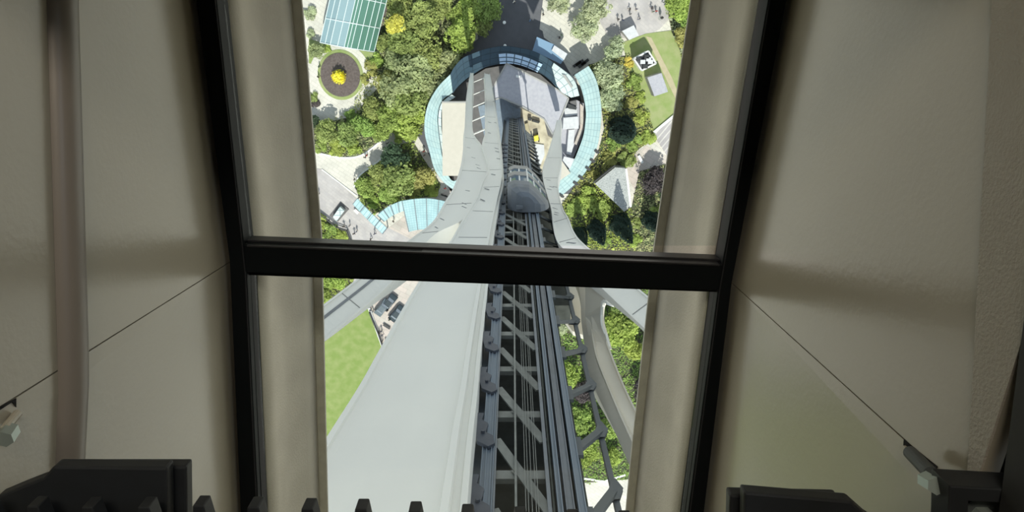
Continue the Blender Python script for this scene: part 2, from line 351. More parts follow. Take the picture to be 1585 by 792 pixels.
# slats between the two beams of that pair
mb = MB()
for ya, D in ((124, 135), (143, 127), (162, 118), (183, 108), (204, 96)):
    a, b = PD(729, ya + 5, D + 3), PD(753, ya - 5, D + 3)
    mb.bar(a, b, .10, 1.5)
    mb.build('spreader_plate', M['white'], tower); mb = MB()
# plate filling the pair below the waist
mb = MB(); mb.sweep(frames([(730, 226, 752, 224, 81), (735, 250, 757, 248, 69), (740, 275, 753, 273, 60)], 3), [(0, -.9), (0, -.1), (1, -.1), (1, -.9)])
mb.build('web_plate', M['white'], tower)
# the pair to the right
STA3 = [
    (862, 186, 869, 185, 114), (856, 211, 868, 210, 102), (847, 240, 870, 240, 88), (840, 262, 868, 262, 76), (841, 282, 864, 282, 66), (847, 304, 866, 304, 59),
    (853, 326, 872, 326, 53), (856, 348, 881, 340, 48), (861, 371, 890, 362, 42.5), (873, 388, 906, 381, 39), (929, 444, 961, 425, 32),
    (965, 478, 997, 454, 28.5), (1002, 513, 1038, 488, 25.5), (1062, 568, 1100, 540, 21)]
mb = MB(); mb.sweep(frames(STA3), SEC)
mb.build('leg_beam', M['white'], tower)
mb = MB(); mb.sweep(frames([
    (874, 392, 893, 390, 43.5), (896, 440, 929, 438, 40), (899, 490, 930, 486, 36), (903, 530, 938, 522, 32.5), (906, 563, 950, 556, 29.5),
    (927, 613, 968, 600, 25.5), (947, 660, 988, 640, 22.5), (975, 727, 1022, 700, 19.5), (1006, 800, 1065, 760, 16.5)]), SEC_RIDGE)
mb.build('leg_beam', M['white_dirty'], tower)
def plate(name, pts, D, t, m, parent=tower):
    """upright or leaning plate whose outline points carry their own depth"""
    f = [PD(x, y, d) for x, y, d in pts]
    n = (f[1] - f[0]).cross(f[2] - f[0]).normalized()
    if n.dot(Vector((0, 0, H)) - f[0]) > 0: n = -n
    mb = MB(); g = [p + n * t for p in f]
    mb.face(f); mb.face(g[::-1])
    for i in range(len(f)):
        j = (i + 1) % len(f); mb.face([f[i], g[i], g[j], f[j]])
    return mb.build(name, m, parent)
plate('gusset_plate', [(868, 452, 44), (872, 440, 45), (900, 436, 45), (902, 518, 38), (886, 512, 38.5), (874, 495, 40)], 0, .3, M['white_dirty'])
# web with the rounded edge between the two right-hand beams
q = cat_rom([(945, 472, 33.2), (938, 466, 33.6), (932, 472, 33.8), (930, 485, 34), (931, 500, 33.6), (936, 518, 32.8), (942, 540, 31.5)], 5)
plate('web_plate', [(906, 440, 37)] + [(930, 437, 35)] + q + [(915, 545, 32), (906, 490, 35)], 0, .18, M['white_dirty'])
mb = MB()
for a, b in zip(q[:-1], q[1:]): mb.bar(PD(*a), PD(*b), .09, .5)
mb.build('web_rim', M['white'], tower)

def seams(sta, idx, m='conc', out=.0, n=6, f=(.06, .94)):
    fr_ = frames(sta, n)
    for i in idx:
        L, Rr, nn = fr_[min(i, len(fr_) - 1)]; d = Rr - L
        mb = MB(); mb.bar(L + d * f[0] + nn * out, L + d * f[1] + nn * out, .05, .03, nn); mb.build('weld_seam', M[m], tower)
seams(STA1, (20, 31, 43, 52, 60, 69, 77), 'conc', .01)
seams(STA2, (12, 22, 30, 37, 45, 52), 'conc', -.055, 6, (.11, .84))
seams(STA3, (13, 22, 33, 41, 50, 58, 68), 'conc', .01)
fr_ = frames(STA1, 6); mb = MB()
for a, b in zip(fr_[58:74], fr_[59:75]): mb.bar(a[0].lerp(a[1], .38) + a[2] * .01, b[0].lerp(b[1], .38) + b[2] * .01, .12, .03, a[2])
mb.build('groove_strip', M['steel'], tower)
rnd = random.Random(5)
for sta in (STA1, STA2, STA3):          # short drain slots scattered on the faces
    fr_ = frames(sta, 6)
    for k in range(9):
        i = rnd.randint(14, 52); L, Rr, nn = fr_[i]; t = (fr_[i + 1][0] - L).normalized(); c = L.lerp(Rr, rnd.uniform(.2, .8)); x = (Rr - L).normalized()
        mb = MB(); mb.bar(c - x * .18 - t * .3, c + x * .18 + t * .3, .07, .03, nn); mb.build('drain_slot', M['steel'], tower)

# ---- lift shaft
ZT = 147.4
sh = MB(); sh.box(-1.25, 1.95, -14.9, -13.4, 0, ZT); sh.box(1.95, 3.25, -14.6, -13.6, 60, 113); sh.box(-1.35, -1.2, -13.45, -11.35, 0, ZT); sh.box(1.86, 1.98, -13.45, -11.35, 36, ZT)  # wider dark box partway up is added to darken a bright gap
shaft = sh.build('lift_shaft', M['shaft'], tower)
def sub(name, mb, m): return mb.build(name, m, shaft)
mb = MB(); mb.box(-.86, -.5, -11.4, -11.05, 0, ZT)
for x in (-.86, -.74, -.60, -.53): mb.box(x, x + .03, -11.08, -11.0, 0, ZT)
sub('guide_column', mb, M['blue_steel'])
mb = MB(); mb.box(-1.2, -.9, -11.9, -11.6, 0, ZT); sub('side_channel', mb, M['steel'])
for x, wx, m in ((-.49, .05, 'steel'), (.07, .06, 'brace'), (.90, .10, 'steel'), (1.03, .05, 'shaft')):
    mb = MB(); mb.box(x, x + wx, -11.12, -11.0, 0, ZT); sub('rail', mb, M[m])
for x0, x1, y, m in ((1.14, 1.27, -10.95, 'blue_steel'), (1.30, 1.34, -11.2, 'steel'), (1.36, 1.58, -11.05, 'steel'), (1.66, 1.86, -11.0, 'blue_steel')):
    mb = MB(); mb.box(x0, x1, y - .25, y, 0, ZT); mb.box(x0, x0 + .03, y, y + .06, 0, ZT); mb.box(x1 - .03, x1, y, y + .06, 0, ZT); sub('guide_rail', mb, M[m])
ks = [133.0 + 3.35 * k for k in range(-37, 5)]
for i, z in enumerate(ks):
    if z > ZT: continue
    mb = MB(); mb.box(-.47, .92, -11.32, -11.16, z - .2, z + .2); sub('cross_brace', mb, M['brace'])
    mb = MB(); mb.bar((-.47, -11.13, z - 1.75), (.95, -11.13, z + 1.75), .28, .06, (0, 1, 0))
    mb.face([(-.02, -11.12, z - .15), (.38, -11.12, z - .15), (.38, -11.12, z + .3), (.2, -11.12, z + .3), (-.02, -11.12, z - .1)])
    sub('diagonal_brace', mb, M['brace'])
    if z > 60:
        mb = MB()
        o = [(-1.22, -1.0), (-1.22, -.5), (-1.02, .65), (-.68, .95), (-.50, .78), (-.56, .35), (-.78, .15), (-.72, -.35), (-.92, -.6), (-.88, -1.0)]
        f = [(x, -10.92, z + 1.35 + y) for x, y in o]; g = [(x, -11.04, zz) for x, yy, zz in f]
        mb.face(f); mb.face(g[::-1])
        for a in range(len(f)):
            b = (a + 1) % len(f); mb.face([f[a], g[a], g[b], f[b]])
        mb.tube((-.86, -10.93, z + 1.55), (-.86, -10.84, z + 1.55), .06, n=6)
        sub('bracket', mb, M['bracket'])
for x in (.34, .41, .50, .60, .66):
    mb = MB(); mb.box(x, x + .018, -11.0, -10.98, 38 if x != .5 else 90, ZT); sub('cable', mb, M['brace'])
# open truss on the right of the shaft
mb = MB(); mb.bar((3.0, -12.5, 36), (3.0, -12.5, ZT), .17, .17, (0, 1, 0)); tr = mb.build('side_truss', M['truss'], tower)
for k in range(-4, 27):
    z = 131.8 - 3.4 * k
    if z > ZT - 3.5: continue
    mb = MB(); mb.bar((3.0, -12.5, z), (1.95, -11.35, z + 3.0), .27, .14, (0, 1, 0)); mb.build('diagonal_brace', M['truss'], tr)
    mb = MB(); mb.face([(2.62, -12.2, z + .9), (3.1, -12.38, z + .55), (3.28, -12.4, z), (3.1, -12.38, z - .5), (2.95, -12.38, z - .3)])
    mb.face([(2.62, -12.3, z + .9), (2.95, -12.48, z - .3), (3.1, -12.48, z - .5), (3.28, -12.5, z), (3.1, -12.48, z + .55)]); mb.build('gusset_plate', M['truss'], tr)
    mb = MB(); mb.bar((1.93, -11.3, z + 2.5), (1.93, -11.3, z + 3.5), .28, .12, (0, 1, 0)); mb.build('gusset_plate', M['truss'], tr)

# ---- platform a fifth of the way up
def wpoly(pts, z): return [(P(x, y, z).x, P(x, y, z).y) for x, y in pts]
mb = MB(); mb.prism(wpoly([(763, 136), (784, 98), (862, 138), (880, 152), (869, 180), (856, 209), (842, 184), (809, 165), (776, 151), (766, 154)], 33), 28, 33)
plat = mb.build('platform', M['roof'], tower)
mb = MB(); mb.prism(wpoly([(740, 165), (766, 156), (776, 152), (806, 168), (806, 235), (790, 250), (760, 260)], 29), 26.5, 29); mb.build('lower_roof', M['blue_steel'], plat)
mb = MB(); mb.prism(wpoly([(805, 167), (842, 184), (848, 210), (856, 215), (849, 245), (836, 270), (826, 262), (812, 225), (805, 200)], 28), 26, 28); mb.build('work_deck', M['deck'], plat)
mb = MB()
ed = [P(x, y, 33) for x, y in [(763, 136), (784, 98), (862, 138), (880, 152), (869, 180), (856, 209), (842, 184), (809, 165), (776, 151), (766, 154), (763, 136)]]
for a, b in zip(ed[:-1], ed[1:]): mb.bar(a, b, .22, .3)
mb.build('parapet', M['conc'], plat)

# ---- lift car
car = empty('lift_car', (1.2, -10.2, H - 57.8), 'grey domed elevator car with windows on the front of the tower shaft', 'elevator')
FP = [(-.27, -9.25), (.2, -9.05), (1.2, -9.15), (1.9, -9.75), (2.55, -10.55), (2.6, -10.9), (-.27, -10.9)]
def scaled(s, dy=0): 
    cx, cy = 1.15, -10.1
    return [(cx + (x - cx) * s, min(cy + (y - cy) * s + dy, -9.0) if y > -10.8 else -10.9) for x, y in FP]
mb = MB(); mb.prism(FP, H - 57.8, H - 56.2); mb.build('lower_band', M['conc'], car)
mb = MB(); mb.prism(scaled(.93), H - 56.2, H - 54.6); mb.build('windows', M['carwin'], car)
mb = MB(); mb.prism(scaled(1.03), H - 54.6, H - 53.0); mb.build('middle_band', M['conc'], car)
mb = MB(); mb.prism(scaled(.94), H - 53.0, H - 50.6); mb.build('windows', M['carwin'], car)
for x, y in ((.55, -9.2), (1.15, -9.2), (1.62, -9.6), (2.1, -10.15), (-.1, -9.35)):
    mb = MB(); mb.box(x - .05, x + .05, y - .02, y + .1, H - 56.2, H - 50.5); mb.build('mullion', M['lampw'], car)
mb = MB(); rings = [(scaled(1.05), H - 50.6), (scaled(1.05), H - 50.1), (scaled(.98), H - 49.6), (scaled(.85), H - 49.1), (scaled(.6), H - 48.6), (scaled(.3), H - 48.4)]
for (a, za), (b, zb) in zip(rings[:-1], rings[1:]):
    for i in range(len(a)):
        j = (i + 1) % len(a); mb.face([(*a[i], za), (*a[j], za), (*b[j], zb), (*b[i], zb)])
mb.face([(*p, rings[-1][1]) for p in rings[-1][0]])
o = mb.build('domed_roof', M['steel'], car, smooth=False)
mb = MB(); mb.box(.3, .75, -10.6, -10.4, H - 48.8, H - 48.1); mb.build('cable_anchor', M['steel'], car)

# ================================================================== 3. the round building at the foot
ZR = 7.0
pav = empty('round_building', (1, -9, 0), 'round building with a pale blue glass ring roof around the tower foot', 'building')
def strip(name, outer, inner, z, m, parent, n=48, th=.35, zi=None):
    """roof strip between two outlines read off the photograph, panelled along its length"""
    def resample(pts):
        w = [P(x, y, z) for x, y in pts]; L = [0]
        for a, b in zip(w[:-1], w[1:]): L.append(L[-1] + (b - a).length)
        out = []
        for k in range(n + 1):
            s = L[-1] * k / n; i = 0
            while i < len(L) - 2 and L[i + 1] < s: i += 1
            t = (s - L[i]) / max(L[i + 1] - L[i], 1e-6); out.append(w[i].lerp(w[i + 1], t))
        return out, L[-1]
    o, lo = resample(cat_rom(outer, 5)); i_, li = resample(cat_rom(inner, 5)); Lm = (lo + li) / 2
    mb = MB(); d = Vector((0, 0, th))
    dz = Vector((0, 0, (zi - z) if zi else 0))
    for k in range(n):
        u0, u1 = Lm * k / n, Lm * (k + 1) / n; w0 = (o[k] - i_[k]).length; w1 = (o[k + 1] - i_[k + 1]).length
        mb.face([o[k], o[k + 1], i_[k + 1] + dz, i_[k] + dz], [(u0, 0), (u1, 0), (u1, w1), (u0, w0)])
        mb.face([o[k] - d, o[k + 1] - d, o[k + 1], o[k]]); mb.face([i_[k], i_[k + 1], i_[k + 1] - d, i_[k] - d])
        mb.face([i_[k] - d, i_[k + 1] - d, o[k + 1] - d, o[k] - d])
    mb.face([o[0], i_[0], i_[0] - d, o[0] - d]); mb.face([o[n], o[n] - d, i_[n] - d, i_[n]])
    return mb.build(name, m, parent), o, i_
out_l = [(701, 293), (690, 285), (680, 274), (671, 258), (664, 232), (658, 210), (657, 188), (661, 166), (668, 150), (680, 132), (697, 115)]
in_l = [(712, 275), (700, 280), (690, 262), (683, 235), (679, 205), (677, 185), (679, 168), (684, 156), (690, 150), (697, 146), (703, 141)]
strip('glass_roof', out_l, in_l, ZR, M['tint'], pav, 44)
strip('inner_roof', [(692, 268), (684, 235), (679.5, 205), (678, 185), (680, 168), (685, 157), (699, 146)], [(700, 268), (690, 235), (684, 205), (683, 185), (684, 168), (690, 160), (705, 150)], ZR + .15, M['tint_white'], pav, 30)
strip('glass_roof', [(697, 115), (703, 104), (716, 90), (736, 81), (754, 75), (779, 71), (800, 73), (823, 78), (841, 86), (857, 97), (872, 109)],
      [(701, 145), (707, 136), (722, 122), (737, 112), (751, 104), (772, 99), (786, 98), (812, 102), (836, 113), (851, 124), (862, 136)], ZR + .02, M['tint_shadow'], pav, 44)
strip('sky_reflection_strip', [(771, 83), (784, 82), (800, 84), (820, 90), (840, 99)], [(773, 99), (784, 98.5), (797, 99), (815, 104), (832, 112)], ZR + .35, M['tint_sky'], pav, 24, .2)  # ring panes with their sky reflection painted on as colour
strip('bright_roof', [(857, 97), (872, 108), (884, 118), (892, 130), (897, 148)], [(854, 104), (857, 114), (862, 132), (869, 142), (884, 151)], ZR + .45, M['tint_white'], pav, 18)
strip('glass_roof', [(911, 102), (918, 113), (925, 130), (929, 150), (931, 172), (930, 193), (928, 210), (924, 229), (917, 247), (905, 268), (890, 285), (868, 304)],
      [(889, 116), (897, 130), (902, 145), (905, 159), (907, 175), (906, 190), (903, 210), (896, 230), (889, 247), (880, 262), (870, 275), (857, 288)], ZR, M['tint'], pav, 44)
# walls below the roof ring, behind its edge
mb = MB()
wall = [P(x, y, ZR - .4) for x, y in cat_rom([(701, 290), (684, 272), (672, 250), (663, 215), (662, 188), (666, 166), (685, 135), (708, 104), (738, 85), (779, 75), (823, 82), (857, 100), (890, 120), (906, 112), (924, 150), (926, 190), (920, 228), (900, 266), (867, 298)], 4)]
for a, b in zip(wall[:-1], wall[1:]): mb.bar((a.x, a.y, 3.2), (b.x, b.y, 3.2), .3, 6.4)
mb.build('outer_wall', M['conc'], pav)
mb = MB(); mb.prism(wpoly([(684, 158), (723, 158), (721, 200), (714, 272), (685, 272)], ZR + 1.2), 1, ZR + 1.2)
mb.build('white_roof', M['whiteroof'], pav)
mb = MB(); q = wpoly([(684, 158), (728, 158)], ZR + 1.3); mb.bar((*q[0], ZR + 1.3), (*q[1], ZR + 1.3), .3, .35); mb.build('roof_kerb', M['conc'], pav)
# posts under the outer right edge
for x, y in ((923, 235), (916, 249), (909, 261), (898, 275), (890, 284), (868, 303)):
    p = P(x + 2, y + 1, ZR); mb = MB(); mb.bar((p.x, p.y, 0), (p.x, p.y, ZR + .1), .5, .35, (0, 1, 0)); mb.bar((p.x - .6, p.y + .5, ZR + .12), (p.x + .35, p.y - .1, ZR + .12), .5, .2); mb.build('post', M['dark'], pav)
# inner court and roof plant on the right
mb = MB(); mb.prism(wpoly([(868, 160), (893, 155), (904, 160), (906, 190), (900, 215), (888, 243), (866, 283), (862, 240), (860, 195)], 4.5), 1, 4.5); mb.build('plant_roof', M['roof'], pav)
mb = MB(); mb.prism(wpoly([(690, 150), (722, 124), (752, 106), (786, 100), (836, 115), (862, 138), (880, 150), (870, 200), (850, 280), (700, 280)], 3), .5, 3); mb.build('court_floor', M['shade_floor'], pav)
slab('access_cover', [(872, 182), (895, 180), (896, 199), (871, 200)], 4.5, 6.8, M['deckw'], None, pav, bevel=.08)
slab('access_cover', [(873, 168), (893, 164), (894, 178), (875, 181)], 4.5, 6.0, M['deckw'], None, pav, bevel=.08)
slab('access_cover', [(880, 201), (890, 200), (888, 225), (884, 240), (877, 238)], 4.5, 6.2, M['deckw'], None, pav, bevel=.08)
slab('roof_hatch', [(882, 157), (892, 155), (893, 163), (884, 164)], 4.5, 6.6, M['shade_floor'], None, pav)
slab('white_panel', [(873, 242), (889, 246), (882, 262), (871, 248)], ZR, ZR + .6, M['deckw'], None, pav)
slab('white_panel', [(870, 249), (883, 268), (864, 281), (864, 256)], ZR, ZR + .5, M['whiteroof'], None, pav)
slab('duct', [(898, 160), (903, 165), (903, 200), (893, 225), (889, 222), (898, 198)], 4.5, 5.4, M['pave_pink'], None, pav)
slab('vent', [(879, 160), (893, 166), (892, 170), (880, 168)], 4.5, 7.0, M['dark'], None, pav)
slab('dark_vent', [(870, 115), (875, 116), (887, 134), (884, 136)], ZR, ZR + .8, M['conc'], None, pav)
# entrance canopy and its white hood
slab('entrance_canopy', [(831, 57), (858, 69), (878, 84), (868, 99), (845, 88), (824, 79)], 4.6, 5.0, mat('blue_canopy', (.20, .32, .46), .4), None, None, 'blue-grey flat canopy beside the round building, where the tower shadow ends', 'canopy')
slab('canopy_hood', [(858, 70), (878, 83), (873, 93), (854, 78)], 5.05, 5.5, M['deckw'], None, None, 'small white panel lying on the outer corner of the blue-grey canopy', 'roof panel')
# work things on the platform deck
def boxthing(name, pts, z0, z1, m, label, cat, group=None, bevel=.04):
    return slab(name, pts, z0, z1, m, None, None, label, cat, group, bevel)
ZD = 28
b1 = boxthing('scissor_lift', [(826, 211), (833, 209), (834, 217), (827, 219)], ZD + .3, ZD + 1.5, mat('lift_yellow', (.75, .68, .06), .5), 'small yellow lift platform machine on the sunlit work deck beside the shaft', 'lift machine')
for x, y in ((827, 219), (834, 217), (826, 211), (832, 208)):
    p = P(x, y, ZD + .3); mb = MB(); mb.tube((p.x - .1, p.y, ZD + .3), (p.x + .1, p.y, ZD + .3), .3, n=10); mb.build('wheel', M['tyre'], b1)
boxthing('tool_crate', [(825, 185), (836, 188), (834, 191), (823, 188)], ZD, ZD + .8, M['dark'], 'dark crate on the work deck near the edge of the platform roof', 'crate')
boxthing('tool_crate', [(818, 182), (823, 183), (822, 187), (817, 186)], ZD, ZD + .9, M['dark'], 'small dark crate at the inner corner of the work deck', 'crate')
boxthing('tarpaulin', [(828, 222), (842, 224), (843, 240), (834, 262), (826, 255)], ZD, ZD + .25, M['deckw'], 'white sheet covering the lower end of the work deck beside the shaft', 'sheet')
boxthing('timber_stack', [(812, 192), (817, 190), (820, 205), (815, 207)], ZD, ZD + .6, M['dirt'], 'stack of tan boards on the work deck beside the shaft', 'boards')
for k, (x, y, lb) in enumerate(((796, 160, 'first round fan unit on the shaded lower roof of the platform'), (801, 163, 'second round fan unit on the shaded lower roof, nearer the sunlit deck'))):
    p = P(x, y, 29); mb = MB(); mb.lathe((p.x, p.y, 29), [(0, .9), (.35, .9), (.45, .8), (.5, 0), (0, 0)], 14)
    o = mb.build('roof_fan', M['steel'], bevel=0); tag(o, lb, 'fan', 'fans on the platform lower roof')
p = P(802, 100 + 18, 33)
mb = MB(); mb.bar((p.x - .2, p.y, 33), (p.x - .2, p.y + .1, 34.8), .3, .3); mb.bar((p.x + .35, p.y, 33), (p.x + .35, p.y, 34.5), .3, .3); mb.bar((p.x - .3, p.y, 34.4), (p.x + .4, p.y, 34.4), .3, .25)
tag(mb.build('roof_vent', M['lampw']), 'white twin vent pipe in the middle of the shaded platform roof', 'vent')

# ================================================================== 4. greenhouse
gh = empty('greenhouse', P(540, 20, 0), 'long greenhouse with blue and green glass roof beyond the round bed', 'greenhouse')
A0, A1 = P(496, 65, 5), P(578, 80, 5)              # near gable corners at eaves height
up = (P(513, -10, 5) - P(496, 65, 5)).normalized(); L = 26
cross = (A1 - A0); Wd = cross.length; cx = cross.normalized()
prof = [(0, 5.0), (.06, 7.6), (.28, 9.0), (.55, 9.6), (.66, 9.0), (.76, 8.0), (.85, 6.8), (.93, 5.6), (1.0, 4.2)]
def gp(u, z, s): return Vector((A0.x, A0.y, 0)) + cx * (u * Wd) + up * s + Vector((0, 0, z))
for nm, rng, mt in (('roof_glass', (1, 3), 'gh_glass'), ('side_glass', (3, 8), 'gh_glass2'), ('white_eave', (0, 1), 'lampw')):
    mb = MB()
    for k in range(*rng):
        (u0, z0), (u1, z1) = prof[k], prof[k + 1]
        a, b, c, d = gp(u0, z0, 0), gp(u1, z1, 0), gp(u1, z1, L), gp(u0, z0, L); mb.face([a, b, c, d])
        t = Vector((0, 0, .05)); mb.face([d - t, c - t, b - t, a - t])
    mb.build(nm, M[mt], gh)
for u, z in prof + [(.17, 8.3), (.42, 9.3), (.6, 9.32)]:
    mb = MB(); mb.bar(gp(u, z + .06, 0), gp(u, z + .06, L), .11, .12); mb.build('rib', M['frame_w'], gh)
for s in (0, 4.6, 9.3, 14, 18.7):
    mb = MB()
    for (u0, z0), (u1, z1) in zip(prof[:-1], prof[1:]): mb.bar(gp(u0, z0 + .04, s), gp(u1, z1 + .04, s), .16, .16)
    mb.build('arch', M['frame_w'], gh)
mb = MB()
for s in (0, L):
    mb.face([gp(u, z, s) for u, z in prof] + [gp(1, 0, s), gp(0, 0, s)])
mb.build('gable_glass', M['gh_glass2'], gh)
mb = MB(); mb.prism([tuple(gp(u, 0, s).xy) for u, s in ((0.02, .1), (.98, .1), (.98, L), (.02, L))], .2, .4); mb.build('floor_slab', M['mulch'], gh)

# round bed with its yellow stand-in
c = P(527, 116, .3)
mb = MB(); mb.lathe((c.x, c.y, 0), [(0, .42), (4.2, .40), (5.0, .30), (5.0, 0)], 40, sx=.93, sy=1.0)
struct('lawn', mb, M['grass2'])
mb = MB(); mb.lathe((c.x, c.y, 0), [(0, .50), (4.35, .46), (4.4, 0)], 40, sx=.93, sy=1.0); struct('planting_bed', mb, M['mulch'])
mb = MB(); mb.lathe((c.x, c.y, 0), [(0, .22), (6.4, .22), (6.4, 0)], 40, sx=.97, sy=1.0); struct('path', mb, M['pave'])
slab('path', [(482, 95), (500, 130), (570, 100), (592, 128), (566, 156), (548, 180), (500, 190), (478, 180)], .0, .21, M['pave'])
c2 = P(524, 119, 2)
mb = MB(); bm_pts = []
for k in range(300):
    zz = random.uniform(-.3, 1); a = random.uniform(0, 6.283); r = math.sqrt(max(0, 1 - zz * zz)); d = Vector((r * math.cos(a), r * math.sin(a), zz))
    q = Vector((c2.x, c2.y, 1.6)) + d * random.uniform(1.0, 1.5); s = random.uniform(.12, .24)
    x = d.orthogonal().normalized() * s; y = d.cross(x).normalized() * s
    mb.face([q - x, q + y * .8 + d * .12, q + x, q - y * .8]); 
mb.lathe((c2.x, c2.y, .4), [(.25, 0), (.3, .5), (1.0, .8), (1.15, 1.3), (.8, 1.9), (0, 2.2)], 16)
tag(mb.build('garden_ornament', M['yellow'], merge=False), 'bright yellow rounded ornament standing on the dark mulch of the round bed', 'ornament')

# ================================================================== 5. small buildings and canopies
def hip(name, pts, h, mroof, mwall, label, cat, par=True):
    e = empty(name, P(*[sum(v) / len(pts) for v in zip(*pts)], 0), label, cat)
    w = wpoly(pts, h); mb = MB(); mb.prism(w, 0, h - .2); mb.build('walls', mwall, e)
    mb = MB(); mb.prism(w, h - .2, h); mb.build('roof', mroof, e)
    if par:
        mb = MB()
        for a, b in zip(w, w[1:] + w[:1]): mb.bar((*a, h + .2), (*b, h + .2), .3, .45)
        mb.build('parapet', M['lampw'], e)
    return e
hip('kiosk', [(963, 48), (981, 39), (989, 55), (974, 62)], 2.7, M['deckw'], M['conc'], 'small square kiosk with a pale flat roof at the edge of the upper plaza', 'kiosk', False)
e = hip('service_building', [(981, 91), (1003, 79), (1015, 98), (993, 109)], 3.4, M['shadow_roof_grey'], M['lampw'], 'white-walled service building with cluttered open roof on the lawn', 'building')
for i, (x, y) in enumerate(((988, 92), (994, 96), (1000, 88), (1006, 96), (998, 103), (1003, 92))):
    p = P(x, y, 3.5); mb = MB(); mb.box(p.x - .5, p.x + .5, p.y - .35, p.y + .45, 3.4, 4.2 + .1 * (i % 3)); mb.build('roof_unit', M['deckw'] if i % 2 else M['dark'], e, bevel=.05)
hip('grey_block', [(1002, 120), (1024, 113), (1034, 142), (1013, 149)], 3.4, M['roof'], M['conc'], 'plain block with a flat lilac-grey roof, below the white service building on the lawn', 'building', False)
e = hip('triangular_building', [(921, 284), (952, 259), (968, 260), (975, 318), (966, 327)], 3.5, M['gravel'], M['conc'], 'low triangular building with a gravel roof and white right-hand edge among the shrubs', 'building', False)
mb = MB(); q = wpoly([(969, 261), (976, 320)], 3.7); mb.bar((*q[0], 3.7), (*q[1], 3.7), .4, .4); mb.build('roof_edge', M['lampw'], e)
mb = MB(); q = wpoly([(918, 283), (952, 256)], 3.7); mb.bar((*q[0], 3.6), (*q[1], 3.6), .25, .4); mb.build('roof_edge', M['dark'], e)
# light-well with the glazed box on the lilac paving
e = empty('glazed_lantern', P(528, 328, 0), 'small white glazed roof lantern in a dark grey border on the lilac paving', 'skylight')
mb = MB(); mb.prism(wpoly([(510, 334), (527, 312), (540, 324), (523, 343)], .25), .05, .25); mb.build('border', M['shade_floor'], e)
mb = MB(); mb.prism(wpoly([(515, 336), (526, 320), (533, 326), (521, 342)], 1.4), .2, 1.4); mb.build('lantern', M['tint_white'], e)
boxthing('white_panel', [(547, 326), (550, 323), (556, 328), (553, 332)], .1, .9, M['lampw'], 'low white box standing between the lantern and the straight glass canopy', 'box')
# glass canopies
def canopy(name, outer, inner, z, m, label, n=16):
    e = empty(name, P(*outer[len(outer) // 2], 0), label, 'canopy')
    o, a, b = strip('glass_deck', outer, inner, z, m, e, n, .2)
    for k in range(0, n + 1, max(2, n // 4)):
        q = a[k].lerp(b[k], .5); mb = MB(); mb.tube((q.x, q.y, 0), (q.x, q.y, z - .15), .12, n=8); mb.build('post', M['steel'], e)
        mb = MB(); mb.bar(a[k] + Vector((0, 0, .05)), b[k] + Vector((0, 0, .05)), .14, .12); mb.build('beam', M['steel'], e)
    return e
canopy('glass_canopy', [(546, 316), (566, 337), (592, 362)], [(553, 307), (574, 329), (599, 353)], 4, M['aqua_slat'], 'straight slatted aqua glass canopy running beside the lilac paving')
canopy('glass_canopy', [(584, 333), (600, 320), (620, 311), (628, 309)], [(595, 343), (607, 334), (620, 328), (627, 326)], 4, M['aqua_slat'], 'narrow curved aqua glass canopy joining the straight one to the fan-shaped one')
canopy('glass_canopy', [(622, 311), (640, 308), (660, 307), (678, 309), (698, 314)], [(633, 359), (640, 357), (652, 355), (668, 356), (690, 360)], 4.2, M['aqua'], 'large fan-shaped aqua glass canopy reaching under the left leg of the tower')
# fence along the bed
def railing(pts, label, h=1.2):
    q = [P(x, y, 0) for x, y in pts]; e = empty('railing', q[0], label, 'railing'); mb = MB()
    for a, b in zip(q[:-1], q[1:]):
        for z in (h, h * .5): mb.bar(a + Vector((0, 0, z)), b + Vector((0, 0, z)), .18, .12)
    mb.build('rails', M['railing'], e)
    for p in q: mb = MB(); mb.bar(p, p + Vector((0, 0, h)), .16, .16, (0, 1, 0)); mb.build('post', M['railing'], e)
railing([(484, 320), (497, 330), (510, 340), (523, 350), (538, 355), (545, 372)], 'dark railing between the lilac paving and the shrubs below it')
railing([(573, 481), (579, 496), (586, 512), (592, 530), (595, 545)], 'dark railing along the white kerb between lawn and parking area')
railing([(684, 300), (690, 302), (697, 305)], 'short dark railing between the fan-shaped canopy and the tower leg')
def bench(px, py, ang, label, m='dark'):
    p = P(px, py, 0); e = empty('bench', p, label, 'bench', 'benches outside', ang)
    mb = MB(); mb.box(-.9, .9, -.28, .28, .42, .5); mb.build('seat', M[m], e)
    for x in (-.7, .7): mb = MB(); mb.box(x - .05, x + .05, -.25, .25, 0, .42); mb.build('leg', M['railing'], e)
for i, (x, y, l) in enumerate(((893, 99, 'dark bench in the row beside the glass ring, nearest the tower shadow'), (897, 97, 'second dark bench in the row beside the glass ring'), (901, 100, 'third dark bench in the row beside the glass ring'), (905, 96, 'dark bench at the far end of the row, nearest the pale trees'))):
    bench(x, y, R(35), l)
bench(991, 246, R(-60), 'white bench on the pale paving at the foot of the steps', 'lampw')
bench(599, 504, R(-35), 'dark bench on the parking area near the kerb')
def pole(px, py, h, label, head=True):
    p = P(px, py, 0); e = empty('street_lamp', p, label, 'lamp'); mb = MB(); mb.tube(p, p + Vector((0, 0, h)), .08, .06, 8); mb.build('pole', M['steel'], e)
    mb = MB(); mb.lathe(p + Vector((0, 0, h)), [(0, 0), (.3, .05), (.32, .25), (.15, .4), (0, .42)], 12); mb.build('lamp_head', M['lampw'], e)
pole(782, 71, 4, 'white-headed lamp post at the outer rim of the shaded glass ring')
pole(781, 36, 4, 'white-headed lamp post standing alone on the shaded plaza')

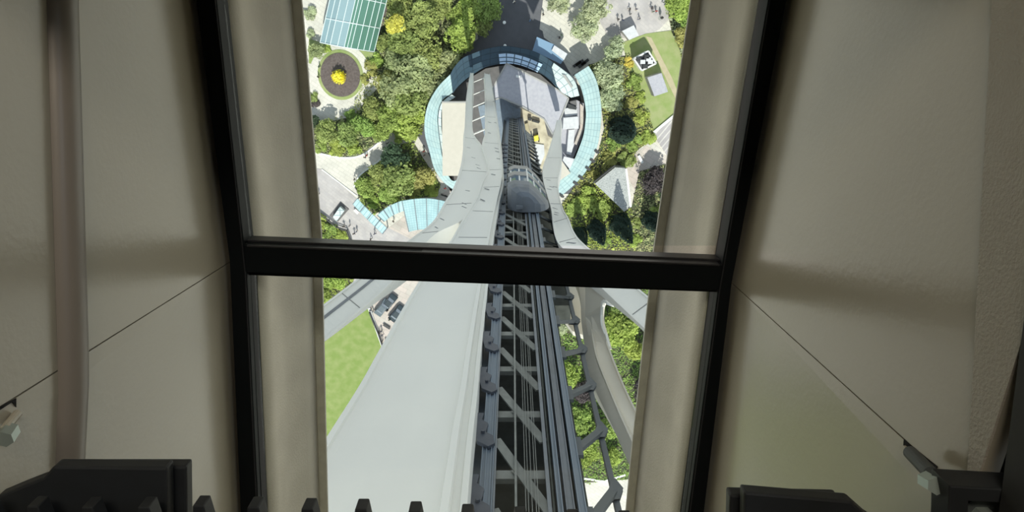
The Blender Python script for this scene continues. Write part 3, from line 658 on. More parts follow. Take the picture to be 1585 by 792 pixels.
# parasol at the path head
p = P(1022, 28, 0); e = empty('parasol', p, 'closed dark parasol standing at the corner of the upper plaza by the lawn', 'parasol')
mb = MB(); mb.lathe(p, [(.05, 0), (.05, 1.0), (.22, 1.2), (.3, 1.8), (.1, 3.0), (0, 3.1)], 10); mb.build('cover', M['dark'], e)
mb = MB(); mb.lathe(p, [(.45, 0), (.45, .12), (0, .14)], 12); mb.build('base', M['conc'], e)

# ================================================================== 6. cars
def make_car(px, py, ang, m, label):
    e = empty('car', P(px, py, 0), label, 'car', None, ang)
    prof = [(-2.15, .35), (-2.2, .75), (-2.0, .95), (-1.35, 1.02), (-.75, 1.42), (.55, 1.46), (1.2, 1.05), (1.95, .88), (2.2, .7), (2.15, .35)]
    mb = MB()
    def half(x, z): return .9 if z < 1.0 else .9 - (z - 1.0) * .55
    for s in (-1, 1): mb.face([(x, s * half(x, z), z) for x, z in (prof if s < 0 else prof[::-1])])
    for (x0, z0), (x1, z1) in zip(prof, prof[1:] + prof[:1]): mb.face([(x0, -half(x0, z0), z0), (x0, half(x0, z0), z0), (x1, half(x1, z1), z1), (x1, -half(x1, z1), z1)])
    mb.build('body', m, e, bevel=.06)
    for nm, a, b in (('windscreen', (.62, 1.46), (1.15, 1.10)), ('rear_window', (-1.3, 1.06), (-.8, 1.41))):
        mb = MB(); k = .03; mb.face([(a[0], -.62, a[1] + k), (a[0], .62, a[1] + k), (b[0], .72, b[1] + k), (b[0], -.72, b[1] + k)]); mb.build(nm, M['carglass'], e)
    for s in (-1, 1):
        mb = MB(); mb.face([(-1.1, s * .86, 1.08), (.95, s * .86, 1.08), (.5, s * .70, 1.4), (-.7, s * .70, 1.4)]); mb.build('side_window', M['carglass'], e)
        for x in (-1.35, 1.35): mb = MB(); mb.tube((x, s * .72, .33), (x, s * .93, .33), .33, n=14); mb.build('wheel', M['tyre'], e)
make_car(593, 474, R(52), M['car2'], 'grey car on the left of the two parked side by side')
make_car(603, 466, R(50), M['car'], 'dark car parked against the grey one, nearer the window crossbar')
make_car(615, 483, R(50), M['car'], 'dark car with a bright bonnet parked apart, beside the great white beam')

# ================================================================== 7. trees and shrubs
def crown_mesh(name, n_blob, n_leaf, leaf, flat=.8, seed=0):
    rnd = random.Random(seed); mb = MB(); blobs = []
    for k in range(n_blob):
        a = rnd.uniform(0, 6.283); r = math.sqrt(rnd.random()) * .68; z = rnd.uniform(-.3, .6) * (1 - r * .6)
        blobs.append((Vector((r * math.cos(a), r * math.sin(a), z * flat)), rnd.uniform(.25, .42)))
    for c, r in blobs:
        for k in range(n_leaf // n_blob):
            d = Vector((rnd.gauss(0, 1), rnd.gauss(0, 1), rnd.gauss(0, 1) + .35)).normalized()
            q = c + d * r * rnd.uniform(.75, 1.08); nrm = (d + Vector((rnd.gauss(0, .5), rnd.gauss(0, .5), rnd.gauss(0, .5)))).normalized()
            s = leaf * rnd.uniform(.6, 1.3); x = nrm.orthogonal().normalized(); x = Matrix.Rotation(rnd.uniform(0, 6.28), 3, nrm) @ x * s; y = nrm.cross(x) * rnd.uniform(.5, .9)
            mb.face([q - x, q + y, q + x, q - y])
    me = bpy.data.meshes.new(name); me.from_pydata(mb.v, [], mb.f); me.materials.append(M['leaf_mid']); return me
def cone_mesh(name, n_leaf, leaf, seed=0):
    rnd = random.Random(seed); mb = MB()
    mb.lathe((0, 0, 0), [(.0, .0), (.62, .02), (.45, .45), (.22, 1.0), (0, 1.45)], 14)
    for k in range(n_leaf):
        t = 1 - math.sqrt(rnd.random()); a = rnd.uniform(0, 6.283); r = (1 - t) ** .8 * (.9 + .1 * math.sin(a * 5 + t * 20))
        q = Vector((r * math.cos(a), r * math.sin(a), t * 1.6)); d = Vector((math.cos(a), math.sin(a), -.15)); s = leaf * rnd.uniform(.6, 1.3)
        x = d.cross(Vector((0, 0, 1))).normalized() * s * .5; mb.face([q - x, q + d * s, q + x, q + Vector((0, 0, s * .6))])
    me = bpy.data.meshes.new(name); me.from_pydata(mb.v, [], mb.f); me.materials.append(M['leaf_conifer']); return me
CROWNS = [crown_mesh('crown', 26, 2600, .085, .75, s) for s in range(5)]
SHRUBS = [crown_mesh('foliage', 16, 1300, .11, .5, 50 + s) for s in range(3)]
CONES = [cone_mesh('crown', 1500, .13, 90 + s) for s in range(2)]
mbt = MB(); mbt.tube((0, 0, 0), (0, 0, 1), .07, .04, 8)
for k in range(5):
    a = k * 1.256; mbt.tube((0, 0, .7), (.35 * math.cos(a), .35 * math.sin(a), 1.25), .03, .015, 6)
TRUNK = bpy.data.meshes.new('trunk'); TRUNK.from_pydata(mbt.v, [], mbt.f); TRUNK.materials.append(M['bark'])
def put(me, name, parent, mt=None):
    o = bpy.data.objects.new(name, me); C.objects.link(o); o.parent = parent
    if mt: o.material_slots[0].link = 'OBJECT'; o.material_slots[0].material = mt
    return o
tn = [0]
def plant(px, py, rp, kind, leaf, label, group=None, h=None):
    """rp: crown radius in photograph pixels; the trunk stands on the ground below the crown seen there"""
    tn[0] += 1; i = tn[0]
    r = rp / 7.3
    if kind == 'tree':
        hz = h or max(1.9, r * 1.15); p = P(px, py, hz); e = empty('tree', (p.x, p.y, 0), label, 'tree', group, random.uniform(0, 6.28))
        c = put(CROWNS[i % 5], 'crown', e, M['leaf_' + leaf]); c.location = (0, 0, hz); c.scale = (r * 1.08, r * 1.08, r * .95)
        t = put(TRUNK, 'trunk', e); t.scale = (r, r, hz * .85)
    elif kind == 'shrub':
        hz = h or r * .35; p = P(px, py, hz); e = empty('shrub', (p.x, p.y, 0), label, 'shrub', group, random.uniform(0, 6.28))
        c = put(SHRUBS[i % 3], 'foliage', e, M['leaf_' + leaf]); c.location = (0, 0, hz); c.scale = (r * 1.08, r * 1.08, r * .7)
    else:
        p = P(px, py, 0); e = empty('conifer', (p.x, p.y, 0), label, 'conifer', group, random.uniform(0, 6.28))
        c = put(CONES[i % 2], 'crown', e, M['leaf_' + leaf]); c.location = (0, 0, .6); hh = h or 9; c.scale = (r, r, hh / 1.6)
        t = put(TRUNK, 'trunk', e); t.scale = (1.6, 1.6, 1.5)
    return e
G1 = 'trees of the dense grove'
GL = 'tree in the dense dull green grove between the greenhouse and the round building'
for x, y, r, lf in ((641, 112, 30, 'dull'), (662, 84, 26, 'mid'), (668, 134, 26, 'dull'), (690, 98, 22, 'dull'), (627, 64, 24, 'mid'), (652, 30, 26, 'mid'), (612, 92, 18, 'dull'),
                    (616, 138, 26, 'dull'), (640, 158, 28, 'mid'), (682, 8, 18, 'mid'), (622, 12, 20, 'mid'), (598, 128, 18, 'olive'), (602, -8, 16, 'dull'), (675, 112, 18, 'dull'), (594, 66, 13, 'mid'), (640, 82, 20, 'dull')):
    plant(x, y, r, 'tree', lf, GL, G1)
for a in ((714, 54, 24, 'tree', 'lime', 'bright lime tree at the edge of the tower shadow, nearest the glass ring'),
          (726, 18, 20, 'tree', 'lime', 'bright lime tree at the top edge of view, beside the tower shadow'),
          (702, 26, 13, 'tree', 'bright', 'narrow bright green tree between the two lime trees and the grove'),
          (755, 14, 20, 'tree', 'bright', 'green tree wholly in the tower shadow beside the dark plaza'),
          (748, 42, 14, 'tree', 'mid', 'smaller green tree in the tower shadow above the glass ring'),
          (612, 38, 14, 'tree', 'yellow', 'yellow-leaved bushy tree between the greenhouse and the grove'),
          (612, 62, 3, 'shrub', 'pale', 'tiny whitish bush just below the yellow-leaved tree'),
          (638, 190, 26, 'tree', 'lime', 'bright green tree touching the left side of the glass ring'),
          (604, 182, 20, 'tree', 'bright', 'bright green tree between the path and the lime tree at the glass ring'),
          (622, 210, 14, 'shrub', 'lime', 'lime shrub at the head of the wedge-shaped path'),
          (577, 168, 17, 'tree', 'mid', 'green tree just below the round bed path, on its right'),
          (590, 205, 15, 'tree', 'bright', 'bright green tree at the inside bend of the kerb path'),
          (562, 196, 18, 'tree', 'bright', 'bright green tree in the middle of the bed below the round path'),
          (538, 208, 18, 'tree', 'mid', 'round green tree in the bed above the pale path, left of its centre'),
          (508, 204, 19, 'tree', 'mid', 'broad green tree at the left end of the bed above the pale path'),
          (548, 228, 13, 'shrub', 'lime', 'lime shrub at the kerb where the pale path bends'),
          (520, 230, 13, 'shrub', 'lime', 'lime shrub at the kerb above the pale path, left of the bend'),
          (495, 226, 11, 'shrub', 'bright', 'green shrub at the far left of the kerb above the pale path'),
          (545, 180, 12, 'shrub', 'bright', 'green shrub directly below the round bed path'),
          (486, 188, 10, 'tree', 'dark', 'dark tree at the left edge below the round bed path'),
          (574, 106, 12, 'shrub', 'olive', 'olive shrub right of the round flower bed'),
          (583, 94, 12, 'shrub', 'lime', 'yellow-green shrub at the corner of the greenhouse'),
          (566, 122, 8, 'shrub', 'olive', 'small olive shrub at the right rim of the round bed path'),
          (490, 78, 12, 'tree', 'dull', 'grey-green tree at the lower left corner of the greenhouse'),
          (505, 74, 8, 'shrub', 'lime', 'lime shrub against the gable of the greenhouse'),
          (479, 20, 10, 'shrub', 'pale', 'pale speckled shrub left of the greenhouse at the window edge'),
          (480, 52, 7, 'shrub', 'pale', 'pale shrub left of the greenhouse, lower one'),
          (484, 150, 9, 'shrub', 'mid', 'green shrub at the left edge beside the round bed path'),
          (487, 158, 8, 'shrub', 'purple', 'dark purple shrub at the left edge below the round bed'),
          (612, 244, 22, 'tree', 'dark', 'dark tree at the tip of the triangular planted island'),
          (590, 272, 20, 'tree', 'mid', 'green tree on the left side of the triangular planted island'),
          (620, 276, 26, 'tree', 'mid', 'largest tree in the middle of the triangular planted island'),
          (655, 276, 20, 'tree', 'olive', 'olive tree on the right side of the triangular planted island'),
          (566, 290, 16, 'tree', 'bright', 'bright green tree at the left corner of the triangular planted island'),
          (604, 300, 18, 'tree', 'bright', 'green tree on the island, above the narrow curved canopy'),
          (576, 312, 11, 'shrub', 'lime', 'lime shrub filling the bottom tip of the planted island'),
          (640, 296, 12, 'shrub', 'olive', 'olive shrub touching the top of the fan-shaped canopy'),
          (668, 294, 11, 'shrub', 'lime', 'yellow-green shrub at the right corner of the planted island'),
          (496, 342, 12, 'shrub', 'lime', 'lime shrub below the dark railing, against the left window edge'),
          (512, 356, 12, 'shrub', 'bright', 'bright shrub below the dark railing, second from the left'),
          (530, 366, 10, 'shrub', 'lime', 'lime shrub at the right end of the dark railing'),
          (497, 368, 12, 'shrub', 'bright', 'bright shrub just above the window crossbar at far left'),
          (518, 436, 18, 'tree', 'lime', 'lime tree just below the crossbar beside the left swinging beam'),
          (498, 456, 16, 'tree', 'bright', 'bright tree below the crossbar, against the left window edge'),
          (864, 4, 17, 'tree', 'pale', 'pale green tree right of the tower shadow at the top edge'),
          (922, 12, 22, 'tree', 'pale', 'pale green tree at the top edge beside the upper plaza'),
          (906, 42, 20, 'tree', 'pale', 'pale green tree left of the upper plaza, below the top one'),
          (950, 74, 17, 'tree', 'pale', 'pale green tree just left of the small square kiosk'),
          (940, 116, 23, 'tree', 'pale', 'large pale grey-green tree touching the right of the glass ring'),
          (946, 152, 21, 'tree', 'pale', 'pale grey-green tree below the largest pale one, beside the glass ring'),
          (974, 96, 8, 'shrub', 'yellow', 'yellow bush left of the white-walled service building'),
          (982, 128, 13, 'shrub', 'bright', 'bright green shrub left of the plain grey block'),
          (992, 150, 9, 'shrub', 'lime', 'lime shrub between the pale trees and the grey block'),
          (978, 160, 10, 'shrub', 'olive', 'olive shrub above the dark round-topped conifer'),
          (992, 180, 13, 'shrub', 'lime', 'lime shrub right of the dark round-topped conifer'),
          (1003, 212, 12, 'shrub', 'lime', 'lime shrub at the top of the steps'),
          (982, 222, 13, 'shrub', 'bright', 'green shrub left of the steps, above the pale paving'),
          (950, 222, 13, 'shrub', 'bright', 'bright green shrub just below the dark round-topped conifer'),
          (945, 244, 12, 'shrub', 'olive', 'olive shrub between the glass ring and the triangular building'),
          (970, 246, 14, 'shrub', 'mid', 'green shrub touching the top of the triangular building'),
          (918, 270, 9, 'shrub', 'olive', 'small olive shrub beside the lower right rim of the glass ring'),
          (1052, 8, 20, 'tree', 'lime', 'lime tree in the top right corner beside the upper plaza'),
          (1068, 32, 15, 'tree', 'bright', 'bright green tree at the right window edge below the lime one'),
          (1058, 58, 15, 'tree', 'olive', 'olive tree at the right window edge beside the lawn'),
          (1066, 88, 10, 'shrub', 'lime', 'lime shrub at the right window edge on the lawn'),
          (1014, 280, 22, 'tree', 'purple', 'very dark purple-leaved tree below the steps'),
          (1032, 300, 12, 'tree', 'dark', 'dark green tree at the right window edge under the purple-leaved tree'),
          (893, 322, 16, 'shrub', 'bright', 'bright shrub right of the right tower leg, upper one'),
          (912, 304, 17, 'shrub', 'lime', 'lime shrub between the glass ring and the triangular building wall'),
          (930, 324, 18, 'shrub', 'bright', 'bright shrub left of the tallest dark conifer'),
          (1018, 328, 15, 'shrub', 'bright', 'bright shrub below the purple-leaved tree'),
          (985, 345, 9, 'shrub', 'mid', 'green shrub right of the tallest dark conifer'),
          (1026, 352, 10, 'shrub', 'lime', 'lime shrub above the crossbar at the right window edge'),
          (984, 372, 11, 'shrub', 'lime', 'lime shrub just above the crossbar, right of the tallest conifer'),
          (938, 375, 9, 'shrub', 'bright', 'bright shrub just above the crossbar between two dark conifers'),
          (966, 470, 26, 'tree', 'mid', 'green tree seen through the rounded opening of the right tower leg, nearest the crossbar'),
          (962, 508, 30, 'tree', 'lime', 'big lime tree framed between the two right beams of the tower'),
          (986, 540, 22, 'tree', 'lime', 'lime tree at the right window edge behind the lower right beam'),
          (1000, 600, 22, 'tree', 'purple', 'dark tree beside the lower right beam at the window edge'),
          (905, 606, 20, 'tree', 'purple', 'dark tree behind the open truss, above the green ones'),
          (880, 580, 22, 'tree', 'lime', 'lime tree behind the upper part of the open truss'),
          (893, 650, 24, 'tree', 'bright', 'bright tree behind the middle of the open truss'),
          (935, 668, 26, 'tree', 'bright', 'bright tree between the open truss and the lower right beam'),
          (905, 700, 24, 'tree', 'lime', 'lime tree behind the lower part of the open truss'),
          (946, 706, 18, 'tree', 'lime', 'lime tree above the pale paving at the foot of the view'),
          (870, 500, 18, 'tree', 'pale', 'pale tree glimpsed between the shaft and the cream gusset plate'),
          (961, 200, 21, 'conifer', 'conifer', 'dark round-topped conifer beside the right side of the glass ring'),
          (958, 344, 17, 'conifer', 'conifer', 'tallest dark conifer, pointing at the triangular building'),
          (922, 353, 15, 'conifer', 'conifer', 'dark conifer left of the tallest one'),
          (897, 360, 12, 'conifer', 'conifer', 'smallest dark conifer, against the right tower leg'),
          (1006, 338, 15, 'conifer', 'conifer', 'dark conifer right of the tallest one, near the window edge')):
    plant(*a[:5], a[5], h=(7.5 if a[4] == 'yellow' and a[3] == 'tree' else 17 if a[5].startswith('tallest') else 13 if a[3] == 'conifer' else None))

def inside(p, poly):
    c = False
    for (x0, y0), (x1, y1) in zip(poly, poly[1:] + poly[:1]):
        if (y0 > p[1]) != (y1 > p[1]) and p[0] < (x1 - x0) * (p[1] - y0) / (y1 - y0) + x0: c = not c
    return c
rnd = random.Random(11)
for poly, lf, lb in BEDS:
    w = wpoly(poly, .2); xs = [p[0] for p in w]; ys = [p[1] for p in w]; mb = MB()
    for k in range(int((max(xs) - min(xs)) * (max(ys) - min(ys)) * 9)):
        x, y = rnd.uniform(min(xs), max(xs)), rnd.uniform(min(ys), max(ys))
        if not inside((x, y), w): continue
        hgt = .2 + .7 * max(0, math.sin(x * 1.3 + 1.1 * math.sin(y * .9)) * math.sin(y * 1.7)) + rnd.uniform(0, .25)
        nrm = Vector((rnd.gauss(0, .5), rnd.gauss(0, .5), 1)).normalized(); s_ = rnd.uniform(.12, .3); x_ = Matrix.Rotation(rnd.uniform(0, 6.28), 3, nrm) @ nrm.orthogonal().normalized() * s_; y_ = nrm.cross(x_) * .7
        q = Vector((x, y, hgt)); mb.face([q - x_, q + y_, q + x_, q - y_])
    o = mb.build('groundcover', M['leaf_' + lf], merge=False); tag(o, lb, 'groundcover', None, 'stuff')

# ================================================================== 8. people
def person_mesh(stride, arm):
    V = [(0, 0, .95, .135), (0, 0, 1.12, .125), (0, 0, 1.32, .155), (0, 0, 1.46, .075), (0, .01, 1.53, .06), (0, .015, 1.64, .098), (0, .0, 1.72, .07)]
    E = [(0, 1), (1, 2), (2, 3), (3, 4), (4, 5), (5, 6)]
    for s in (-1, 1):
        i = len(V); sw = stride * s
        V += [(s * .10, 0, .88, .095), (s * .10, sw * .22, .50, .065), (s * .10, sw * .30 - .03, .10, .045), (s * .10, sw * .30 + .12, .04, .04)]
        E += [(0, i), (i, i + 1), (i + 1, i + 2), (i + 2, i + 3)]
        j = len(V)
        V += [(s * .19, 0, 1.40, .06), (s * .24, -sw * arm * .10, 1.14, .045), (s * .24, -sw * arm * .25 + .06, .92, .033), (s * .24, -sw * arm * .28 + .09, .82, .035)]
        E += [(2, j), (j, j + 1), (j + 1, j + 2), (j + 2, j + 3)]
    me = bpy.data.meshes.new('person_base'); me.from_pydata([v[:3] for v in V], E, [])
    o = bpy.data.objects.new('person_base', me); C.objects.link(o)
    o.modifiers.new('skin', 'SKIN'); o.modifiers.new('sub', 'SUBSURF').levels = 1
    for k, v in enumerate(V): me.skin_vertices[0].data[k].radius = (v[3], v[3])
    me.skin_vertices[0].data[0].use_root = True
    dg = bpy.context.evaluated_depsgraph_get(); dg.update()
    m2 = bpy.data.meshes.new_from_object(o.evaluated_get(dg)); m2.name = 'person'
    bpy.data.objects.remove(o)
    m2.materials.clear()
    for k in ('lampw', 'car', 'skin', 'hair', 'tyre'): m2.materials.append(M[k])
    for p in m2.polygons:
        c = p.center; p.use_smooth = True
        p.material_index = 4 if c.z < .09 else 1 if (c.z < .96 and abs(c.x) < .2) else 2 if (abs(c.x) > .19 and c.z < 1.1) else 0 if c.z < 1.48 else (3 if (c.z > 1.69 or c.y < .01 and c.z > 1.57) else 2)
    return m2
PM = [person_mesh(1, 1), person_mesh(.15, .3), person_mesh(-.8, .8)]
CL = dict(white=M['lampw'], black=M['hair'], navy=mat('navy_cloth', (.03, .05, .12), .8), grey=mat('grey_cloth', (.25, .25, .26), .8), red=mat('red_cloth', (.55, .04, .03), .8),
          green=mat('green_cloth', (.05, .13, .07), .8), blue=mat('blue_cloth', (.12, .25, .45), .8), beige=mat('beige_cloth', (.5, .42, .3), .8))
PP = [(975, 14, 'black', 'on the upper plaza, top of the pair in line'), (976, 22, 'grey', 'on the upper plaza, just below the person in black'), (985, 14, 'navy', 'on the upper plaza, right of the pair in line'),
      (957, 30, 'black', 'walking left of the kiosk shadow on the upper plaza'), (964, 31, 'navy', 'between the kiosk and the person in black to its left'), (990, 29, 'grey', 'alone right of the kiosk on the upper plaza'),
      (1009, 12, 'black', 'at the top right of the upper plaza under the lime tree'), (1011, 18, 'green', 'beside the person in red near the lime tree'), (1016, 17, 'red', 'near the lime tree at the upper plaza corner'),
      (866, 58, 'black', 'on the pale path right of the tower shadow, left of the couple'), (869, 54, 'green', 'on the pale path right of the tower shadow, right of the couple'), (841, 22, 'black', 'under the pale tree at the tower shadow edge'),
      (795, 3, 'white', 'in the tower shadow at the top edge of view'), (820, 32, 'blue', 'in the middle of the tower shadow on the plaza'),
      (474, 95, 'black', 'at the window edge left of the round bed, topmost'), (474, 108, 'navy', 'at the window edge left of the round bed, second down'), (476, 119, 'grey', 'at the window edge left of the round bed, lowest'),
      (494, 103, 'green', 'on the ring path left of the round bed, upper'), (493, 119, 'black', 'on the ring path left of the round bed, lower'), (569, 124, 'navy', 'on the ring path right of the round bed, lower of the couple'), (573, 121, 'black', 'on the ring path right of the round bed, upper of the couple'),
      (565, 243, 'black', 'on the pale path below the bend in the kerb, left of two'), (568, 240, 'red', 'on the pale path below the bend in the kerb, right of two'), (593, 229, 'navy', 'on the pale path near the dark tree, lower'), (599, 222, 'grey', 'on the pale path near the dark tree, upper'),
      (656, 234, 'red', 'between the planted island and the glass ring, upper'), (657, 240, 'black', 'between the planted island and the glass ring, lower'), (549, 277, 'black', 'at the left corner of the planted island'),
      (493, 300, 'navy', 'on the lilac paving at the left window edge'), (609, 342, 'black', 'on the pink paving below the narrow curved canopy'), (580, 361, 'navy', 'below the end of the straight canopy'),
      (541, 349, 'grey', 'at the bend of the dark railing'), (532, 350, 'black', 'leaning by the dark railing left of its bend'), (548, 361, 'black', 'at the bottom end of the dark railing'), (552, 358, 'navy', 'beside the person at the bottom end of the railing'),
      (574, 370, 'black', 'just above the crossbar on the pink paving'), (689, 291, 'red', 'at the lower left rim of the glass ring'),
      (600, 480, 'black', 'between the parked cars'), (618, 494, 'black', 'in front of the parked dark car near the great white beam'), (603, 494, 'green', 'between the lone dark car and the white kerb'),
      (587, 515, 'black', 'by the kerb railing, left of the group of three'), (590, 512, 'navy', 'by the kerb railing, middle of the group of three'), (591, 518, 'grey', 'by the kerb railing, right of the group of three'),
      (592, 527, 'black', 'lowest but one by the kerb railing, in dark clothes'), (597, 530, 'red', 'lowest by the kerb, against the great white beam'), (574, 479, 'navy', 'at the top end of the kerb railing'), (577, 482, 'white', 'just below the top end of the kerb railing')]
rnd = random.Random(3)
for k, (x, y, c, lb) in enumerate(PP):
    p = P(x, y, .9); o = bpy.data.objects.new('person', PM[k % 3]); C.objects.link(o)
    o.location = (p.x, p.y, .07); o.rotation_euler = (0, 0, rnd.uniform(0, 6.28))
    o.material_slots[0].link = 'OBJECT'; o.material_slots[0].material = CL[c]
    o.material_slots[1].link = 'OBJECT'; o.material_slots[1].material = CL[rnd.choice(['black', 'navy', 'grey', 'navy', 'beige'])]
    tag(o, 'person in %s %s' % (c, lb), 'person', 'people on the ground far below')

# ================================================================== 9. window in the floor and the well around it
ZF = H - 1.6
LO = [(286, -130), (303, 0), (355, 404), (372, 792), (384, 1010)]            # outer left edge of the frame
RO = [(1245, -130), (1218, 0), (1133, 438), (1090, 792), (1062, 1010)]
def lerp_x(poly, y):
    for (x0, y0), (x1, y1) in zip(poly[:-1], poly[1:]):
        if y <= y1: return x0 + (x1 - x0) * (y - y0) / (y1 - y0)
    return poly[-1][0]
win = empty('window_1', P(745, 410, ZF), kind='structure')
def fr(name, pts, z0, z1, m, bevel=.003):
    q = [P(x, y, z1) for x, y in pts]; mb = MB(); mb.prism([(p.x, p.y) for p in q], z0, z1); return mb.build(name, m, win, bevel=bevel)
LI = [(330, -130), (350, 0), (391, 367), (397, 424), (415, 792), (426, 1010)]
RI = [(1198, -130), (1175, 0), (1106, 397), (1097, 450), (1051, 792), (1025, 1010)]
LIp = [(x - 15, y) for x, y in LI]; RIp = [(x + 14, y) for x, y in RI]
fr('frame_post', LO + LIp[::-1], ZF - .03, ZF + .035, M['black'])
fr('frame_post', RO + RIp[::-1], ZF - .03, ZF + .035, M['black'])
fr('crossbar', [(376, 378), (1120, 409), (1112, 450), (380, 422)], ZF - .02, ZF + .034, M['black'])
fr('crossbar_step', [(380, 371), (1118, 401), (1118, 408), (380, 378)], ZF - .03, ZF + .010, M['gasket'], .001)
fr('crossbar_step', [(382, 379), (1114, 409), (1114, 412), (382, 382)], ZF, ZF + .037, M['gasket'], .001)
fr('crossbar_step', [(380, 416), (1112, 443), (1110, 452), (380, 425.5)], ZF - .03, ZF + .022, M['black'], .001)
def inset(poly, d): return [(x + d, y) for x, y in poly]
fr('gasket', inset(LI, -16) + inset(LI, -9)[::-1], ZF - .03, ZF + .012, M['black'], .001)
fr('gasket', inset(LI, -18.5) + inset(LI, -17)[::-1], ZF - .0, ZF + .037, M['gasket'], .0005)
fr('gasket', inset(RI, 15) + inset(RI, 9)[::-1], ZF - .03, ZF + .012, M['black'], .001)
fr('gasket', inset(RI, 18) + inset(RI, 16.5)[::-1], ZF - .0, ZF + .037, M['gasket'], .0005)
fr('glass_pane', [(332, -128), (1196, -128), (1108, 380), (388, 380)], ZF - .012, ZF - .004, M['pane'], 0)
fr('glass_pane', [(394, 420), (1100, 430), (1030, 1005), (424, 1005)], ZF - .012, ZF - .004, M['pane'], 0)

# walls of the well: level outline carried straight up, a fine gap where two sheets meet
ZW = H - .70
def W2(pts, z): return [P(x, y, z) for x, y in pts]
def onwall(poly, pxy):      # point on a side wall seen there
    d = ray(*pxy); q = W2(poly, ZF); best = None
    for a, b in zip(q[:-1], q[1:]):
        n = Vector((b.y - a.y, -(b.x - a.x), 0)); den = d.dot(n)
        if abs(den) < 1e-9: continue
        t = (a - Vector((0, 0, H))).dot(n) / den; p = Vector((0, 0, H)) + d * t
        if min(a.y, b.y) - 1e-4 <= p.y <= max(a.y, b.y) + 1e-4: best = p
    return best
def wall(name, poly, side, seam):
    q = W2(poly, ZF); zb = ZF - .03; g = .0012
    b2 = Vector((q[2].x, q[2].y, ZF)); s0 = onwall(poly, seam); d = s0 - b2; S = b2 + d * ((ZW - ZF) / d.z); Bt = b2 - d * (.03 / d.z)
    up_ = lambda p, z: Vector((p.x, p.y, z)); e = Vector((0, g, 0)); n = Vector((side * .02, 0, 0)); mb = MB()
    def solid(f):
        mb.face(f); k = [p + n for p in f]; mb.face(k[::-1])
        for i in range(len(f)):
            j = (i + 1) % len(f); mb.face([f[i], k[i], k[j], f[j]])
    solid([up_(q[0], zb), Bt + e, S + e, up_(q[0], ZW)])
    solid([Bt - e, up_(q[2], zb - .0) - e * 2, up_(q[2], ZW) - e * 2, S - e]) if (S - up_(q[2], ZW)).length > .01 else None
    solid([up_(q[2], zb) - e * 2, up_(q[-1], zb), up_(q[-1], ZW), up_(q[2], ZW) - e * 2])
    return struct(name, mb, M['cream'], merge=False)
wall('wall_left', [LO[0], (303, 0), (355, 406), (374, 800), (386, 1010)], -1, (25, 614))
wall('wall_right', [RO[0], (1218, 0), (1133, 438), (1089, 800), (1062, 1010)], 1, (1400, 680))
qL, qR = W2(LO, ZF), W2(RO, ZF)
yb = min(qL[-1].y, qR[-1].y); yt = max(qL[0].y, qR[0].y)
mb = MB(); mb.box(-.9, .9, yb - .02, yb, ZF - .6, ZW); struct('wall_front', mb, M['cream'])
mb = MB(); mb.box(-.9, .9, yt, yt + .02, ZF - .6, ZW); struct('wall_back', mb, M['cream'])
# liner below the glass: cove-shaped webs with a turned-in foot
def liner(name, poly, sgn, foot):
    q = W2(poly, ZF - .03); mb = MB()
    sec = [(-.03, 0), (.0, 0), (-.004, -.10), (-.005, -.17), (-.002, -.20), (.006, -.23), (.023, -.28), (.042, -.335), (-.03, -.335)]
    rings = []
    for i, p in enumerate(q):
        rings.append([Vector((p.x + sgn * -1 * u * -1, p.y, ZF - .03 + v)) for u, v in sec])
    for a, b in zip(rings[:-1], rings[1:]):
        for i in range(len(sec)):
            j = (i + 1) % len(sec); mb.face([a[i], a[j], b[j], b[i]])
    o = struct(name, mb, M['liner'], smooth=True)
    m2 = MB()
    for a, b in zip(q[:-1], q[1:]):
        z0 = ZF - .03 - .335
        m2.prism([(a.x - sgn * .03, a.y), (b.x - sgn * .03, b.y), (b.x + sgn * (foot + .040), b.y), (a.x + sgn * (foot + .040), a.y)], z0 - .012, z0)
    m2.build('turned_edge', M['lip'], o, bevel=.002)
liner('trim_1', inset(LI, 2), 1, .027)
liner('trim_2', inset(RI, -2), -1, .027)
# saucer of the tower: solid around the well, keeps sun and sky off the room and shades the upper legs
def ringslab(name, z0, z1, rad, m, hole):
    (hx0, hx1, hy0, hy1) = hole; n = 48; cx, cy = AX; mb = MB()
    out = [(cx + rad * math.cos(k * 2 * math.pi / n), cy + rad * math.sin(k * 2 * math.pi / n)) for k in range(n)]
    hx, hy = (hx0 + hx1) / 2, (hy0 + hy1) / 2
    def inn(p):
        dx, dy = p[0] - hx, p[1] - hy; s = min((hx1 - hx0) / 2 / max(abs(dx), 1e-9), (hy1 - hy0) / 2 / max(abs(dy), 1e-9)); return (hx + dx * s, hy + dy * s)
    cs = [(hx0, hy0), (hx1, hy0), (hx1, hy1), (hx0, hy1)]
    bm = bmesh.new()
    for z in (z0, z1):
        vo = [bm.verts.new((*p, z)) for p in out]; vi = [bm.verts.new((*p, z)) for p in cs]
        eo = [bm.edges.new((vo[k], vo[(k + 1) % n])) for k in range(n)]; ei = [bm.edges.new((vi[k], vi[(k + 1) % 4])) for k in range(4)]
        bmesh.ops.triangle_fill(bm, use_beauty=True, edges=eo + ei)
        if z == z0: a_o, a_i = vo, vi
    for A, B in ((a_o, vo), (a_i, vi)):
        for k in range(len(A)): bm.faces.new((A[k], A[(k + 1) % len(A)], B[(k + 1) % len(A)], B[k]))
    bmesh.ops.recalc_face_normals(bm, faces=bm.faces)
    me = bpy.data.meshes.new(name); bm.to_mesh(me); bm.free(); me.materials.append(m)
    o = bpy.data.objects.new(name, me); C.objects.link(o); o['kind'] = 'structure'; return o
x0 = min(p.x for p in qL) - .05; x1 = max(p.x for p in qR) + .05
ringslab('saucer_underside', ZF - .38, ZF - .04, 18.6, M['white'], (-.69, .61, yb - .03, yt + .03))
